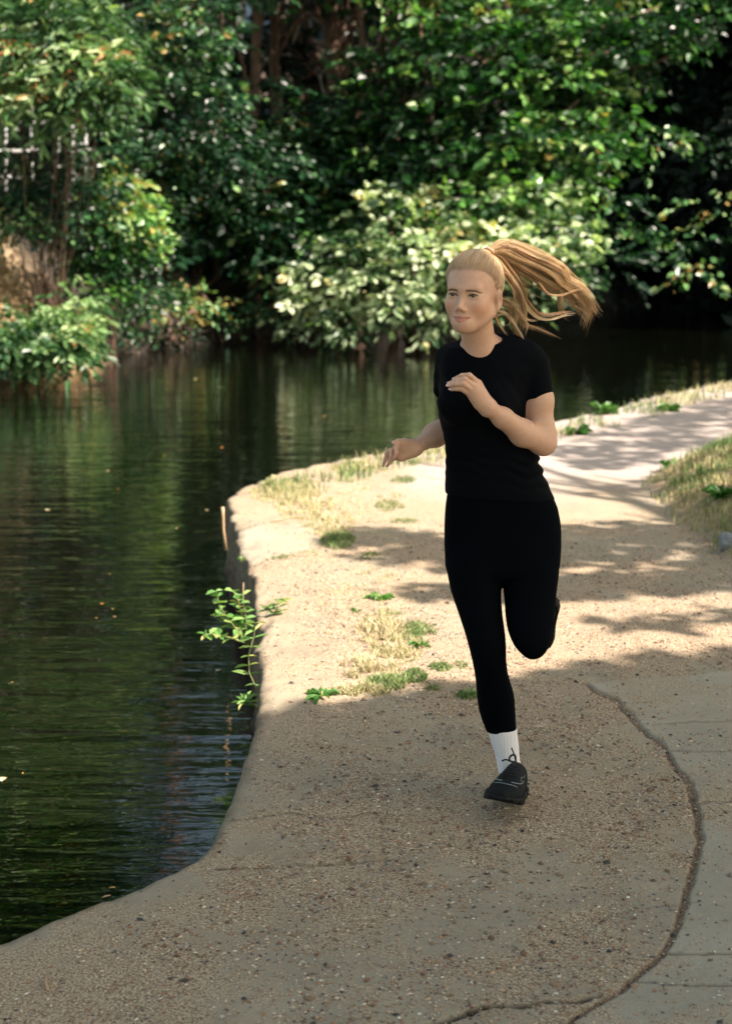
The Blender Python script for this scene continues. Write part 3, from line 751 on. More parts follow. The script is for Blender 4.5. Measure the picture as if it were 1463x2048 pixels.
backdrop(1110, 42, 6, 17, "dark tree behind the right side of the sunlit tree", 190)
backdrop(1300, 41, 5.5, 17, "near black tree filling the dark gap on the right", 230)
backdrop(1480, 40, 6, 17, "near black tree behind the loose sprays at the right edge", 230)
backdrop(1800, 36, 8, 17, "unseen tall dark tree added beyond the right edge to shade the dark gap", 260, size=.3)  # out of view, added to keep the sun off the dark gap
backdrop(1790, 31.5, 5.4, 16, "unseen dense dark tree added just outside the right edge to block the sun", 330, size=.3)  # unseen, put here to block sun from the right of the far bank
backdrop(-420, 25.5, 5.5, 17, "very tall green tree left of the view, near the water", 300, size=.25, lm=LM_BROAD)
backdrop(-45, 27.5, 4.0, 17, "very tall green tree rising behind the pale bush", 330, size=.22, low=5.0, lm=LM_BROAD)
backdrop(2150, 31, 8, 17, "unseen broad dark tree added furthest right on the far bank to block the sun", 260, size=.3)  # unseen, one more sun block for the dark right side
# pale bare boughs between the trunks
bp = on_bank(705, 31.6); root = empty('dead_tree', bp); tag(root, "bare dead tree with pale mossy boughs between the trunks at the top centre", "tree"); mb = MB()
limb(mb, bp - [0, 0, .3], P(700, -60, 31.6), .08, .05, .1, 14)
mb.build('trunk', bark, root)
pb, nt, b = new_mat("pale_bark"); L(nt, ramp(nt, noise(nt, objco(nt), 8, 4), [(.35, (.10, .09, .05)), (.6, (.42, .37, .28))]), b.inputs['Base Color']); b.inputs['Roughness'].default_value = .9
for a_, b__ in (((700, 90), (610, 20)), ((700, 60), (640, 150)), ((702, 120), (760, 180)), ((640, 150), (655, 230)), ((700, 20), (745, 110)), ((745, 110), (757, 175)), ((610, 20), (585, 90)), ((700, 170), (640, 215)), ((705, 0), (790, 60))):
    m1 = MB(); limb(m1, P(*a_, 31.5), P(*b__, 31.1 + rng.uniform(-.4, .4)), .035, .018, .12, 9, 6); m1.build('branch', pb, root)
# fence on the bank top, seen through the scrub
root = empty('metal_fence', on_bank(60, 24.4)); tag(root, "pale metal fence half hidden behind the scrub on the left bank", "fence")
fm, nt, b = new_mat("pale_metal"); b.inputs['Base Color'].default_value = (.26, .26, .25, 1); b.inputs['Roughness'].default_value = .5
for py_ in (244, 300, 352):
    m1 = MB(); m1.tube([P(-260, py_ + 6, 24.0), P(190, py_, 24.8)], .03, 6); m1.build('rail', fm, root)
for px_ in (-180, -90, 12, 64, 118, 146, 172):
    m1 = MB(); m1.tube([P(px_, 215, 24.45), P(px_, 470, 24.45)], .028, 6); m1.build('post', fm, root)
# brick building far behind
root = empty('brick_building', on_bank(720, 40)); tag(root, "dark red brick building with pale window frames glimpsed behind the trunks", "building")
brk, nt, b = new_mat("red_brick"); bt = N(nt, 'ShaderNodeTexBrick'); bt.inputs['Scale'].default_value = 4; bt.inputs['Color1'].default_value = (.18, .06, .04, 1); bt.inputs['Color2'].default_value = (.12, .04, .03, 1); bt.inputs['Mortar'].default_value = (.25, .2, .17, 1); L(nt, objco(nt), bt.inputs[0]); L(nt, bt.outputs[0], b.inputs['Base Color'])
glz, nt, b = new_mat("window_glass"); b.inputs['Base Color'].default_value = (.05, .09, .14, 1); b.inputs['Roughness'].default_value = .08
def box(m_, lo, hi):
    x0, y0, z0 = lo; x1, y1, z1 = hi; v_ = [(x, y, z) for x in (x0, x1) for y in (y0, y1) for z in (z0, z1)]
    m_.add(v_, [(0, 1, 3, 2), (4, 6, 7, 5), (0, 4, 5, 1), (2, 3, 7, 6), (0, 2, 6, 4), (1, 5, 7, 3)])
m1 = MB(); box(m1, (-3.2, 40.0, 0.6), (3.6, 44, 9.5)); m1.build('wall', brk, root, smooth=False)
m1 = MB(); box(m1, (-3.5, 39.7, 9.5), (3.9, 44.3, 9.9)); m1.build('roof', bark, root, smooth=False)
for zz in (3.0, 6.0):
    for xx in (-2.6, -1.3, 0, 1.3, 2.6):
        m1 = MB(); box(m1, (xx - .42, 39.93, zz), (xx + .42, 39.99, zz + 1.7)); wf = m1.build('window', fm, root, smooth=False)
        m1 = MB(); box(m1, (xx - .35, 39.90, zz + .07), (xx + .35, 39.925, zz + 1.63)); m1.build('pane', glz, wf, smooth=False)
# a far-off wood behind
n = 7000
x = rng.uniform(-30, 40, n); z = rng.uniform(1.5, 13, n); y = rng.uniform(58, 66, n)
k = ~((x / y > -.17) & (x / y < -.075) & (z > 11)); B = np.stack([x, y, z], 1)[k]
v, q, c = spray_leaves(B, rng.normal(0, 1, B.shape), rng.uniform(1.2, 2.2, len(B)), 12, .55, .5, .3, .7)
tag(mesh_np('wood', v, q, LM_SHADE_DARK, smooth=False, attrs={'rnd': ('POINT', c)}), "dark wood behind the canal trees", "wood", kind='stuff')

# ------------------------------------------------------------------ trees on the towpath side, right of and behind the camera: they throw the shade
def shade_blockers(polys, h0, h1, cover, size=.16):
    B = []; T = []
    for poly, cov in polys:
        poly = np.asarray(poly, float); lo = poly.min(0); hi = poly.max(0)
        area = np.prod(hi - lo); n = int(area * cov * cover)
        p = rng.uniform(lo, hi, (n, 2)); p = p[inside(p[:, 0], p[:, 1], poly)]
        h = rng.uniform(h0, h1, len(p)); B.append(np.stack([p[:, 0] + SUN[0] / SUN[2] * h, p[:, 1] + SUN[1] / SUN[2] * h, h], 1))
    B = np.concatenate(B); d = rng.normal(0, 1, B.shape); d[:, 2] *= .3
    ln = rng.uniform(.18, .30, len(B)); B = B - unit(d) * ln[:, None] * .5
    return spray_leaves(B, d, ln, 9, size, .8, .1, .7, .3)
gp = lambda pts: polyline_px(pts)
S_front = np.vstack([gp([(300, 1490), (530, 1452), (700, 1428), (860, 1408), (1060, 1372), (1250, 1345), (1463, 1316)]), [[2.8, 6.4]], [[3.4, 5.6]], [[3.4, -.5]], [[-3.2, -.5]], [[-3.2, 4.6]]])
v, q, c = shade_blockers([(S_front, 1.0)], 5.6, 7.4, 250)
root = empty('sycamore_tree', (7.6, -1.4, 0)); tag(root, "big sycamore on the towpath side right of the camera whose canopy shades the near path", "tree")
mesh_np('crown', v, q, LM_BROAD, root, smooth=False, attrs={'rnd': ('POINT', c)})
mb = MB(); limb(mb, (7.6, -1.4, -.3), (7.2, -1.0, 7), .32, .18, .05, 14, 12)
for k in range(16): limb(mb, (7.5 - .02 * k, -1.3, 3.4 + .22 * k), np.array([rng.uniform(3, 10), rng.uniform(-4, 3), rng.uniform(6, 8)]), .10, .012)
mb.build('trunk', bark, root)
polys = [(gp([(660, 1075), (760, 1062), (900, 1072), (1130, 1055), (1300, 1040), (1420, 1060), (1500, 1120), (1400, 1108), (1250, 1120), (1120, 1130), (900, 1138), (780, 1125), (700, 1105)]), .7),
         (gp([(770, 1180), (880, 1166), (1120, 1158), (1300, 1135), (1500, 1120), (1500, 1185), (1300, 1178), (1100, 1190), (880, 1192)]), 1.0),
         (gp([(1080, 905), (1150, 870), (1300, 830), (1463, 790), (1800, 740), (1900, 860), (1463, 868), (1300, 930), (1180, 934)]), .3),
         (gp([(1330, 1040), (1463, 1030), (1700, 1050), (1700, 1160), (1500, 1140), (1420, 1080)]), .8),
         (gp([(1100, 1240), (1300, 1225), (1463, 1215), (1463, 1235), (1300, 1250)]), .5),
         (gp([(1120, 990), (1290, 960), (1400, 945), (1400, 958), (1290, 975)]), .45)]
v, q, c = shade_blockers(polys, 4.6, 6.4, 130, .12)
root = empty('ash_tree', (7.4, 5.6, 0)); tag(root, "tree on the verge right of the view casting striped shade on the path", "tree")
mesh_np('crown', v, q, LM_BROAD, root, smooth=False, attrs={'rnd': ('POINT', c)})
mb = MB(); limb(mb, (7.4, 5.6, -.3), (7.2, 5.4, 7), .25, .12, .05, 14, 12)
for k in range(14): limb(mb, (7.3, 5.5, 3.6 + .22 * k), np.array([rng.uniform(5, 10), rng.uniform(4, 9), rng.uniform(6, 8)]), .07, .010)
mb.build('trunk', bark, root)
# ================================================================== THE RUNNER
CAMP = np.array([0, 0, CAM_H]); FWD = np.array([0, _c, -_s])
def mpp(px, py, Y): return (P(px, py, Y) - CAMP) @ FWD / 3100.0      # metres per photo pixel at that point
def row(py, xl, xr, Y, b):
    c = P((xl + xr) / 2, py, Y); return (c[2], c[0], c[1], (xr - xl) / 2 * mpp((xl + xr) / 2, py, Y), b)
person = empty('person', G(1010, 1600))
tag(person, "young woman with a blonde ponytail running along the towpath in black shirt, leggings and shoes", "person")

# head frame: x her left, y forward, z up; origin at eye level inside the skull
YAW = R(24)
HM = np.array([[math.cos(YAW), -math.sin(YAW), 0], [-math.sin(YAW), -math.cos(YAW), 0], [0, 0, 1]]).T
tilt = R(-2); pt_ = R(2)
Rl = np.array([[math.cos(tilt), 0, -math.sin(tilt)], [0, 1, 0], [math.sin(tilt), 0, math.cos(tilt)]])
Rp = np.array([[1, 0, 0], [0, math.cos(pt_), math.sin(pt_)], [0, -math.sin(pt_), math.cos(pt_)]])
HM = HM @ Rl @ Rp
H0 = P(944.5, 586, 4.25)
HW = lambda x, y, z: H0 + HM @ np.array([x, y, z], float)
def head_sdf(S):
    E = lambda c, r, k=.012, kind='add': S.ell(c, r, k, HM, kind, H0)
    C = lambda a, b, ra, rb, k=.01, kind='add': S.cone(HW(*a), HW(*b), ra, rb, k, kind)
    E((0, -.012, .030), (.0705, .092, .079)); E((0, .022, -.020), (.0540, .061, .077), .02)
    for s in (-1, 1):
        C((s * .047, -.002, -.050), (s * .014, .058, -.081), .020, .0175, .028)
        E((s * .0320, .047, -.028), (.026, .026, .028), .022)
        C((s * .034, .066, .019), (s * .010, .074, .014), .010, .010, .016)
        E((s * .0285, .092, -.002), (.019, .020, .012), .014, 'sub')
        E((s * .0290, .0655, -.001), (.0135, .0135, .0120), .004)
        E((s * .0715, -.014, -.016), (.0080, .0165, .028), .010)
        E((s * .0790, -.007, -.013), (.0060, .0080, .015), .003, 'sub')
        C((s * .0705, -.006, -.036), (s * .0700, -.004, -.041), .005, .004, .008)
        E((s * .0093, .0885, -.0370), (.0060, .0085, .0058), .005)
    C((0, .072, .006), (0, .087, -.019), .0062, .0065, .012)
    C((0, .087, -.019), (0, .0980, -.0305), .0065, .0080, .006)
    C((0, .060, -.054), (0, .069, -.068), .024, .022, .02)
    E((0, .068, -.081), (.018, .017, .016), .018)
    for s in (-1, 1):
        C((s * .0235, .0725, -.0585), (s * .004, .0885, -.0573), .0030, .0046, .004)
        C((s * .0200, .0735, -.0615), (0, .0872, -.0660), .0030, .0058, .004)
        E((s * .0050, .0950, -.0430), (.0038, .0060, .0028), .002, 'sub')
    C((-.022, .0790, -.0595), (0, .0960, -.0614), .0012, .0014, .003, 'sub'); C((.022, .0790, -.0595), (0, .0960, -.0614), .0012, .0014, .003, 'sub')
    for s in (-1, 1):   # opening between the lids
        E((s * .029, .0830, -.0012), (.0125, .0110, .0044), .002, 'sub')

B = SDF()
head_sdf(B)
# neck, shoulders, trunk (hidden under the shirt, slightly slimmer than it)
B.cone(HW(.0, -.022, -.05), P(958, 700, 4.315), .044, .047, .022)
B.cone(P(958, 700, 4.315), P(968, 740, 4.36), .045, .045, .015)
for a in ((905, 715, 4.38), (1050, 712, 4.33)): B.cone(P(960, 705, 4.33), P(*a), .042, .030, .03)
TR = [row(702, 925, 1035, 4.355, .040), row(730, 900, 1055, 4.36, .060), row(770, 892, 1050, 4.365, .075), row(820, 886, 1048, 4.355, .092), row(860, 889, 1048, 4.36, .082), row(905, 896, 1062, 4.37, .078), row(950, 897, 1078, 4.385, .085), row(1000, 899, 1098, 4.395, .092), row(1060, 898, 1108, 4.40, .095), row(1110, 899, 1108, 4.39, .09), row(1128, 905, 1104, 4.385, .08)]
B.loft(TR, .012)
B.cone(P(965, 693, 4.33), P(1003, 699, 4.335), .040, .026, .02)
# legs inside the leggings
LEG_R = [(1050, 935, 965, 4.38, .02), (1085, 906, 994, 4.375, .065), (1115, 896, 1003, 4.373, .083), (1140, 893, 1004, 4.37, .088), (1158, 896, 1003, 4.365, .086), (1180, 900.5, 1001.5, 4.355, .084), (1200, 907, 1001.5, 4.345, .081), (1230, 917.5, 1004, 4.325, .077), (1250, 924, 1007, 4.315, .073), (1270, 930.5, 1009.5, 4.30, .067), (1290, 936, 1011, 4.29, .061), (1320, 943.5, 1011.5, 4.285, .056), (1340, 947.5, 1013.5, 4.30, .056), (1360, 950.5, 1018.5, 4.32, .058), (1380, 952, 1025, 4.335, .060), (1400, 954, 1028.5, 4.345, .056), (1420, 957, 1029.5, 4.352, .049), (1440, 963, 1030.5, 4.358, .042), (1462, 971.5, 1032, 4.362, .038)]
LEG_L = [(1050, 1040, 1075, 4.385, .02), (1085, 1014, 1103, 4.38, .065), (1115, 1004, 1115, 4.378, .083), (1140, 1003, 1117, 4.375, .088), (1158, 1003.5, 1115, 4.365, .086), (1180, 1006, 1112, 4.35, .083), (1200, 1008, 1110, 4.335, .080), (1230, 1010, 1107, 4.31, .076), (1250, 1012.5, 1104.5, 4.295, .073), (1265, 1016, 1103, 4.285, .071), (1278, 1021, 1101, 4.277, .068), (1290, 1027, 1097, 4.27, .063), (1299, 1034, 1092, 4.268, .056), (1307, 1042, 1086, 4.268, .045), (1313, 1049, 1078, 4.268, .030), (1317, 1058, 1070, 4.268, .012)]
inset = lambda rows, d: [(z, cx, cy, max(a - d, .003), max(b_ - d, .003)) for z, cx, cy, a, b_ in rows]
B.loft(inset([row(*r) for r in LEG_R], .007), .01); B.loft(inset([row(*r) for r in LEG_L], .007), .002)
SH = [P(1064, 1275, 4.30), P(1070, 1245, 4.43), P(1086, 1212, 4.64)]
B.chain(SH, [.046, .044, .026], .02)
ANK = [row(1450, 973, 1026, 4.362, .033), row(1480, 983, 1029, 4.362, .031), row(1510, 992, 1031, 4.36, .031), row(1530, 995, 1034, 4.355, .032)]
B.loft(ANK, .01)
# her right arm (picture left): elbow drawn back behind the waist, forearm coming forward
aR = [P(896, 722, 4.40), P(916, 850, 4.585), P(866, 872, 4.47), P(831, 893, 4.385)]
B.chain(aR, [.038, .034, .0305, .0205], .02)
B.cone(P(903, 856, 4.56), P(872, 868, 4.49), .039, .033, .02)
# her left arm: upper arm down, forearm across the chest
aL = [P(1062, 728, 4.345), P(1076, 800, 4.335), P(1080, 860, 4.33), P(1086, 885, 4.325)]
B.chain(aL, [.040, .0400, .0375, .036], .02)
B.chain([P(1086, 885, 4.325), P(1045, 866, 4.265), P(1005, 836, 4.205), P(975, 815, 4.165)], [.033, .0360, .0265, .0200], .018)
# right hand: palm towards the camera, thumb along the top, fingers drooping
wr = P(829, 896, 4.382)
MC = [P(797, 890, 4.335), P(792, 898, 4.338), P(792, 906, 4.345), P(796, 913, 4.352)]
for m, rr in zip(MC, (.0115, .0115, .011, .0105)): B.cone(wr, m, .0175, rr, .014)
B.cone(P(823, 905, 4.37), P(803, 914, 4.355), .014, .0125, .012)
F = [[MC[0], P(791, 897, 4.308), P(792, 906, 4.300), P(788, 915, 4.302)], [MC[1], P(781, 901, 4.315), P(781, 913, 4.312), P(777, 925, 4.318)],
     [MC[2], P(774, 905, 4.330), P(771, 918, 4.332), P(766, 931, 4.338)], [MC[3], P(784, 917, 4.352), P(779, 924, 4.358), P(774, 932, 4.362)]]
for c in F: B.chain(c, [.0085, .0072, .0063, .0048], .0015)
TH_R = [P(822, 888, 4.368), P(808, 884.5, 4.345), P(796, 884, 4.328), P(786, 885, 4.318)]
B.chain(TH_R, [.0150, .0110, .0085, .0060], .008)
# left hand in front of the chest, back of the hand to the camera
wl = P(975, 815, 4.165)
ML = [P(956, 767, 4.150), P(949, 774, 4.138), P(944, 781, 4.136), P(940, 788, 4.142)]
for m, rr in zip(ML, (.0110, .0115, .0110, .0100)): B.cone(wl, m, .0190, rr, .014)
B.cone(P(958, 806, 4.155), P(950, 795, 4.148), .0165, .014, .012)
FL = [[ML[0], P(938, 750.5, 4.138), P(923, 751.5, 4.142), P(909, 757.5, 4.152)], [ML[1], P(929, 758, 4.122), P(913, 760.5, 4.128), P(899, 766, 4.138)],
      [ML[2], P(926, 767.5, 4.118), P(911, 768, 4.124), P(897, 771, 4.134)], [ML[3], P(923, 777.5, 4.125), P(912, 777, 4.130), P(902, 778.5, 4.138)]]
for c in FL: B.chain(c, [.0090, .0076, .0068, .0052], .0025)
B.chain([P(962, 796, 4.18), P(948, 776, 4.188), P(932, 768, 4.185)], [.014, .010, .007], .008)
Vb, Qb = B.mesh(.0024, [P(755, 900, 4.3)[0], 4.08, .02], [P(1135, 900, 4.3)[0], 4.78, 1.63], 1)
# flesh colour, lips, blush, nails, painted shade in mouth seam and ears
loc = (Vb - H0) @ HM
x_, y_, z_ = loc.T
base = np.array([.52, .305, .205]); col = np.tile(base, (len(Vb), 1))
def blend(mask, c): 
    global col; m = np.clip(mask, 0, 1)[:, None]; col = col * (1 - m) + np.array(c) * m
hd = (np.abs(z_) < .14) & (y_ > -.1) & (np.abs(x_) < .1)
for s in (-1, 1): blend(hd * .6 * np.exp(-((x_ - s * .040) ** 2 + (z_ + .035) ** 2) / .018 ** 2) * (y_ > .01), (.56, .20, .12))
blend(hd * .3 * np.exp(-(x_ ** 2 + (z_ + .036) ** 2) / .011 ** 2) * (y_ > .07), (.60, .28, .19))
ux = np.abs(x_) / .0245; up_e = -.0535 - .0050 * ux ** 2; lo_e = -.0712 + .0120 * ux ** 2
lip = hd & (y_ > .05) & (ux < .93) & (z_ < up_e) & (z_ > lo_e)
blend(lip * .8 * np.clip((.97 - ux) * 6, 0, 1), (.43, .11, .08)); blend((lip & (np.abs(z_ + .0613 - .0018 * ux ** 2) < .0013)) * .6, (.16, .05, .04))  # second blend paints the shade in the crease between the lips
blend(hd * .75 * np.exp(-((np.abs(x_) - .077) ** 2 + (y_ + .006) ** 2 + (z_ + .014) ** 2) / .010 ** 2), (.30, .10, .06))  # ear hollow darkened in the colour to stand for its shade
for ch in F + FL:
    blend(np.exp(-((Vb - ch[-1]) ** 2).sum(1) / .0085 ** 2) * .5, (.66, .36, .26))
    blend(np.exp(-((Vb - ch[1]) ** 2).sum(1) / .009 ** 2) * .25, (.60, .28, .18))
skin, nt, b = new_mat("skin")
co = objco(nt)
L(nt, mixc(nt, .22, attr(nt, 'col', 'Color'), ramp(nt, noise(nt, co, 90, 4, .6), [(.3, (.42, .225, .145)), (.7, (.60, .39, .27))])), b.inputs['Base Color'])
b.inputs['Roughness'].default_value = .48; b.inputs['Specular IOR Level'].default_value = .4
b.inputs['Subsurface Weight'].default_value = .15; b.inputs['Subsurface Radius'].default_value = (.012, .004, .002); b.inputs['Subsurface Scale'].default_value = .6
bump(nt, noise(nt, co, 300, 3, .6), .25, .0012, b)
mesh_np('body', Vb, Qb, skin, person, attrs={'col': ('POINT', col)})
nm, nt, b = new_mat("fingernail"); b.inputs['Base Color'].default_value = (.72, .50, .44, 1); b.inputs['Roughness'].default_value = .25
nl = MB()
def nail(tip, prev, out, w=.0042):
    d = unit(tip - prev); o = unit(out - (out @ d) * d); s_ = np.cross(d, o); c = tip + o * .0043 + d * .0005
    u = np.linspace(-1, 1, 5); vv = np.linspace(-1, 1, 5); g = []
    for a in vv:
        for e in u: g.append(c + d * (a * .0062) + s_ * (e * w * (1 - .25 * max(a, 0) ** 2)) - o * (e * e * .0014 + max(-a, 0) * .0002))
    i = np.arange(25).reshape(5, 5); nl = MB(); nl.add(g, np.stack([i[:-1, :-1], i[:-1, 1:], i[1:, 1:], i[1:, :-1]], -1).reshape(-1, 4)); nl.build('fingernail', nm, person)
for c in FL: nail(c[-1], c[-2], np.array([-.1, -.75, .65]))
nail(TH_R[-1], TH_R[-2], np.array([0, -.4, .9]), .005)
for c in F: nail(c[-1], c[-2], np.array([-.9, .1, .2]))


# ---- face details that are not skin
def face_y(x, z):
    ys = np.linspace(.125, .03, 200); p = np.array([HW(x, y, z) for y in ys]); f = B(p); i = np.argmax(f < 0)
    return ys[i] if (f < 0).any() else .07
em_, nt, b = new_mat("eyeball"); L(nt, attr(nt, 'col', 'Color'), b.inputs['Base Color']); b.inputs['Roughness'].default_value = .12
hairm, nt, b = new_mat("blonde_hair")
L(nt, mixc(nt, attr(nt, 'edge'), ramp(nt, attr(nt, 'rnd'), [(0, (.13, .065, .026)), (.35, (.33, .185, .080)), (.7, (.55, .365, .185)), (1, (.78, .60, .38))]), (.50, .32, .21)), b.inputs['Base Color'])
b.inputs['Roughness'].default_value = .42; b.inputs['Specular IOR Level'].default_value = .5
lashm, nt, b = new_mat("eyelash"); b.inputs['Base Color'].default_value = (.035, .022, .015, 1)
browm, nt, b = new_mat("eyebrow_hair"); b.inputs['Base Color'].default_value = (.19, .105, .055, 1); b.inputs['Roughness'].default_value = .7
gaze = unit(np.array([-.32, 1.0, -.10]))
for s in (-1, 1):
    th = np.linspace(0, math.pi, 25); ph = np.linspace(0, 2 * math.pi, 33)[:-1]
    T, Ph = np.meshgrid(th, ph, indexing='ij'); u1 = unit(np.cross(gaze, [0, 0, 1])); u2 = np.cross(u1, gaze)
    d = gaze * np.cos(T)[..., None] + (u1 * np.cos(Ph)[..., None] + u2 * np.sin(Ph)[..., None]) * np.sin(T)[..., None]
    pts = (np.array([s * .029, .0645, -.0012]) + d * .0118).reshape(-1, 3); tt = T.ravel()
    c = np.where((tt < .62)[:, None], [.035, .03, .022], [.24, .19, .155]); c = np.where((tt < .22)[:, None], [.005, .005, .005], c)
    i = np.arange(25 * 32).reshape(25, 32); q = np.stack([i[:-1], i[1:], np.roll(i, -1, 1)[1:], np.roll(i, -1, 1)[:-1]], -1).reshape(-1, 4)
    mesh_np('eye', np.array([HW(*p) for p in pts]), q, em_, person, attrs={'col': ('POINT', c)})
    lm_ = MB(); u = np.linspace(-1, 1, 11)
    up_ = [(s * (.029 + .0128 * a), -.0012 + .0047 * (1 - a * a) ** .7 + .0006 * a) for a in u]
    lm_.tube([HW(x, min(face_y(x, z + .0022), .0815) + .0006, z) for x, z in up_], 0.0019 * (1.25 - .4 * np.abs(u)), 6)
    lo_ = [(s * (.029 + .0122 * a), -.0012 - .0040 * (1 - a * a) ** .7 + .0006 * a) for a in u]
    
    lm_.build('eyelashes', lashm, person)
    bw = MB()
    for k in range(170):
        a = rng.uniform(-1, 1); x = s * (.0285 + .0170 * a); z = .0138 - .0048 * max(a + .15, 0) ** 2 - .0016 * min(a + .15, 0) ** 2 + rng.uniform(-1, 1) * .0019 * (1.2 - .7 * max(a, 0))
        y = face_y(x, z); x2 = x + s * .0048; z2 = z + .0010 * (.2 - a)
        bw.tube([HW(x, y + .0002, z), HW((x + x2) / 2, face_y((x + x2) / 2, (z + z2) / 2) + .0007, (z + z2) / 2), HW(x2, face_y(x2, z2) + .0004, z2)], [.0005, .00045, .0002], 3, caps=False)
    bw.build('eyebrow', browm, person)

# ---- hair drawn back over the skull
HC = np.array([0, -.012, .030]); HR = np.array([.0705, .092, .079])
hl_y = np.array([-.12, -.055, -.032, -.012, .006, .018, .030, .045, .062, .09]); hl_z = np.array([-.062, -.058, -.030, .010, .009, .030, .050, .060, .0645, .066])
def hairline(y): return np.interp(y, hl_y, hl_z)
Hs = SDF()
def hf(p):
    q = (p - H0) @ HM; e = (q - HC) / HR; k0 = np.linalg.norm(e, axis=1); k1 = np.linalg.norm((q - HC) / HR ** 2, axis=1)
    d = k0 * (k0 - 1) / np.maximum(k1, 1e-6); ab = q[:, 2] - hairline(q[:, 1])
    d = d + .0012 - .0075 * np.clip(ab / .04, 0, 1) ** .7
    return np.maximum(d, -ab)
Hs.op('add', hf, H0 - .13, H0 + .14, 0)
Hs.cone(HW(.006, -.058, .098), HW(.015, -.074, .108), .020, .008, .014)
V, Q = Hs.mesh(.0025, H0 - .135, H0 + .145, 2)
q = (V - H0) @ HM
cz = fbm2(np.arctan2(q[:, 0] - .02, q[:, 2] - .02 + 1e-6) * 14, q[:, 1] * 8, 201)
hair = mesh_np('hair', V, Q, hairm, person, attrs={'rnd': ('POINT', np.clip(.55 + (cz - .5) * .6, 0, 1)), 'edge': ('POINT', np.clip(1.1 - (q[:, 2] - hairline(q[:, 1])) / .022, 0, 1))})
PB = np.array([.014, -.072, .107])       # where the ponytail is tied
st = MB(); n = 0
while n < 3600:
    d = unit(rng.normal(0, 1, 3)); q0 = HC + d * HR
    ab = q0[2] - hairline(q0[1])
    if ab < -.003 or (ab > .03 and rng.random() < .6): continue
    n += 1; t = np.linspace(0, 1, 13)[:, None]; e0 = (q0 - HC) / HR; e1 = unit((PB - HC) / HR)
    om = math.acos(np.clip(e0 @ e1, -1, 1)) + 1e-4; mid = (np.sin((1 - t) * om) * e0 + np.sin(t * om) * e1) / math.sin(om)
    mid = mid + np.array([0, 0, -1]) * np.sin(t * math.pi) * (.10 if q0[2] < .03 else 0) * 0; mid = unit(mid)
    abv = np.clip(((HC + mid * HR)[:, 2] - hairline((HC + mid * HR)[:, 1])) / .04, 0, 1)[:, None] ** .7
    lift = .0004 + .0070 * abv + rng.uniform(0, .0012)
    pts = H0 + (HC + mid * (HR + lift) + rng.normal(0, .0002, mid.shape)) @ HM.T
    st.tube(pts, np.concatenate([[.0002], np.full(11, rng.uniform(.00035, .0007)), [.0004]]), 3, c=np.clip(rng.normal(.62, .2), 0, 1), caps=False)
hs = st.build('hair_strands', hairm, hair)
ea = hs.data.attributes.new('edge', 'FLOAT', 'POINT'); ea.data.foreach_set('value', np.tile(np.repeat(np.array([.85, .6, .35, .15] + [0] * 9), 3), len(hs.data.vertices) // 39).astype(np.float32))
hm2, nt, b = new_mat("hair_tie"); b.inputs['Base Color'].default_value = (.45, .27, .19, 1)
tb = MB(); a = np.linspace(0, 2 * math.pi, 17); ax = unit(HM @ np.array([.1, -.55, .75])); u1 = unit(np.cross(ax, [1, 0, 0])); u2 = np.cross(ax, u1); c0 = HW(.016, -.075, .110)
tb.tube([c0 + (u1 * math.cos(k) + u2 * math.sin(k)) * .0125 for k in a], .0035, 6); tb.build('hair_tie', hm2, hair)

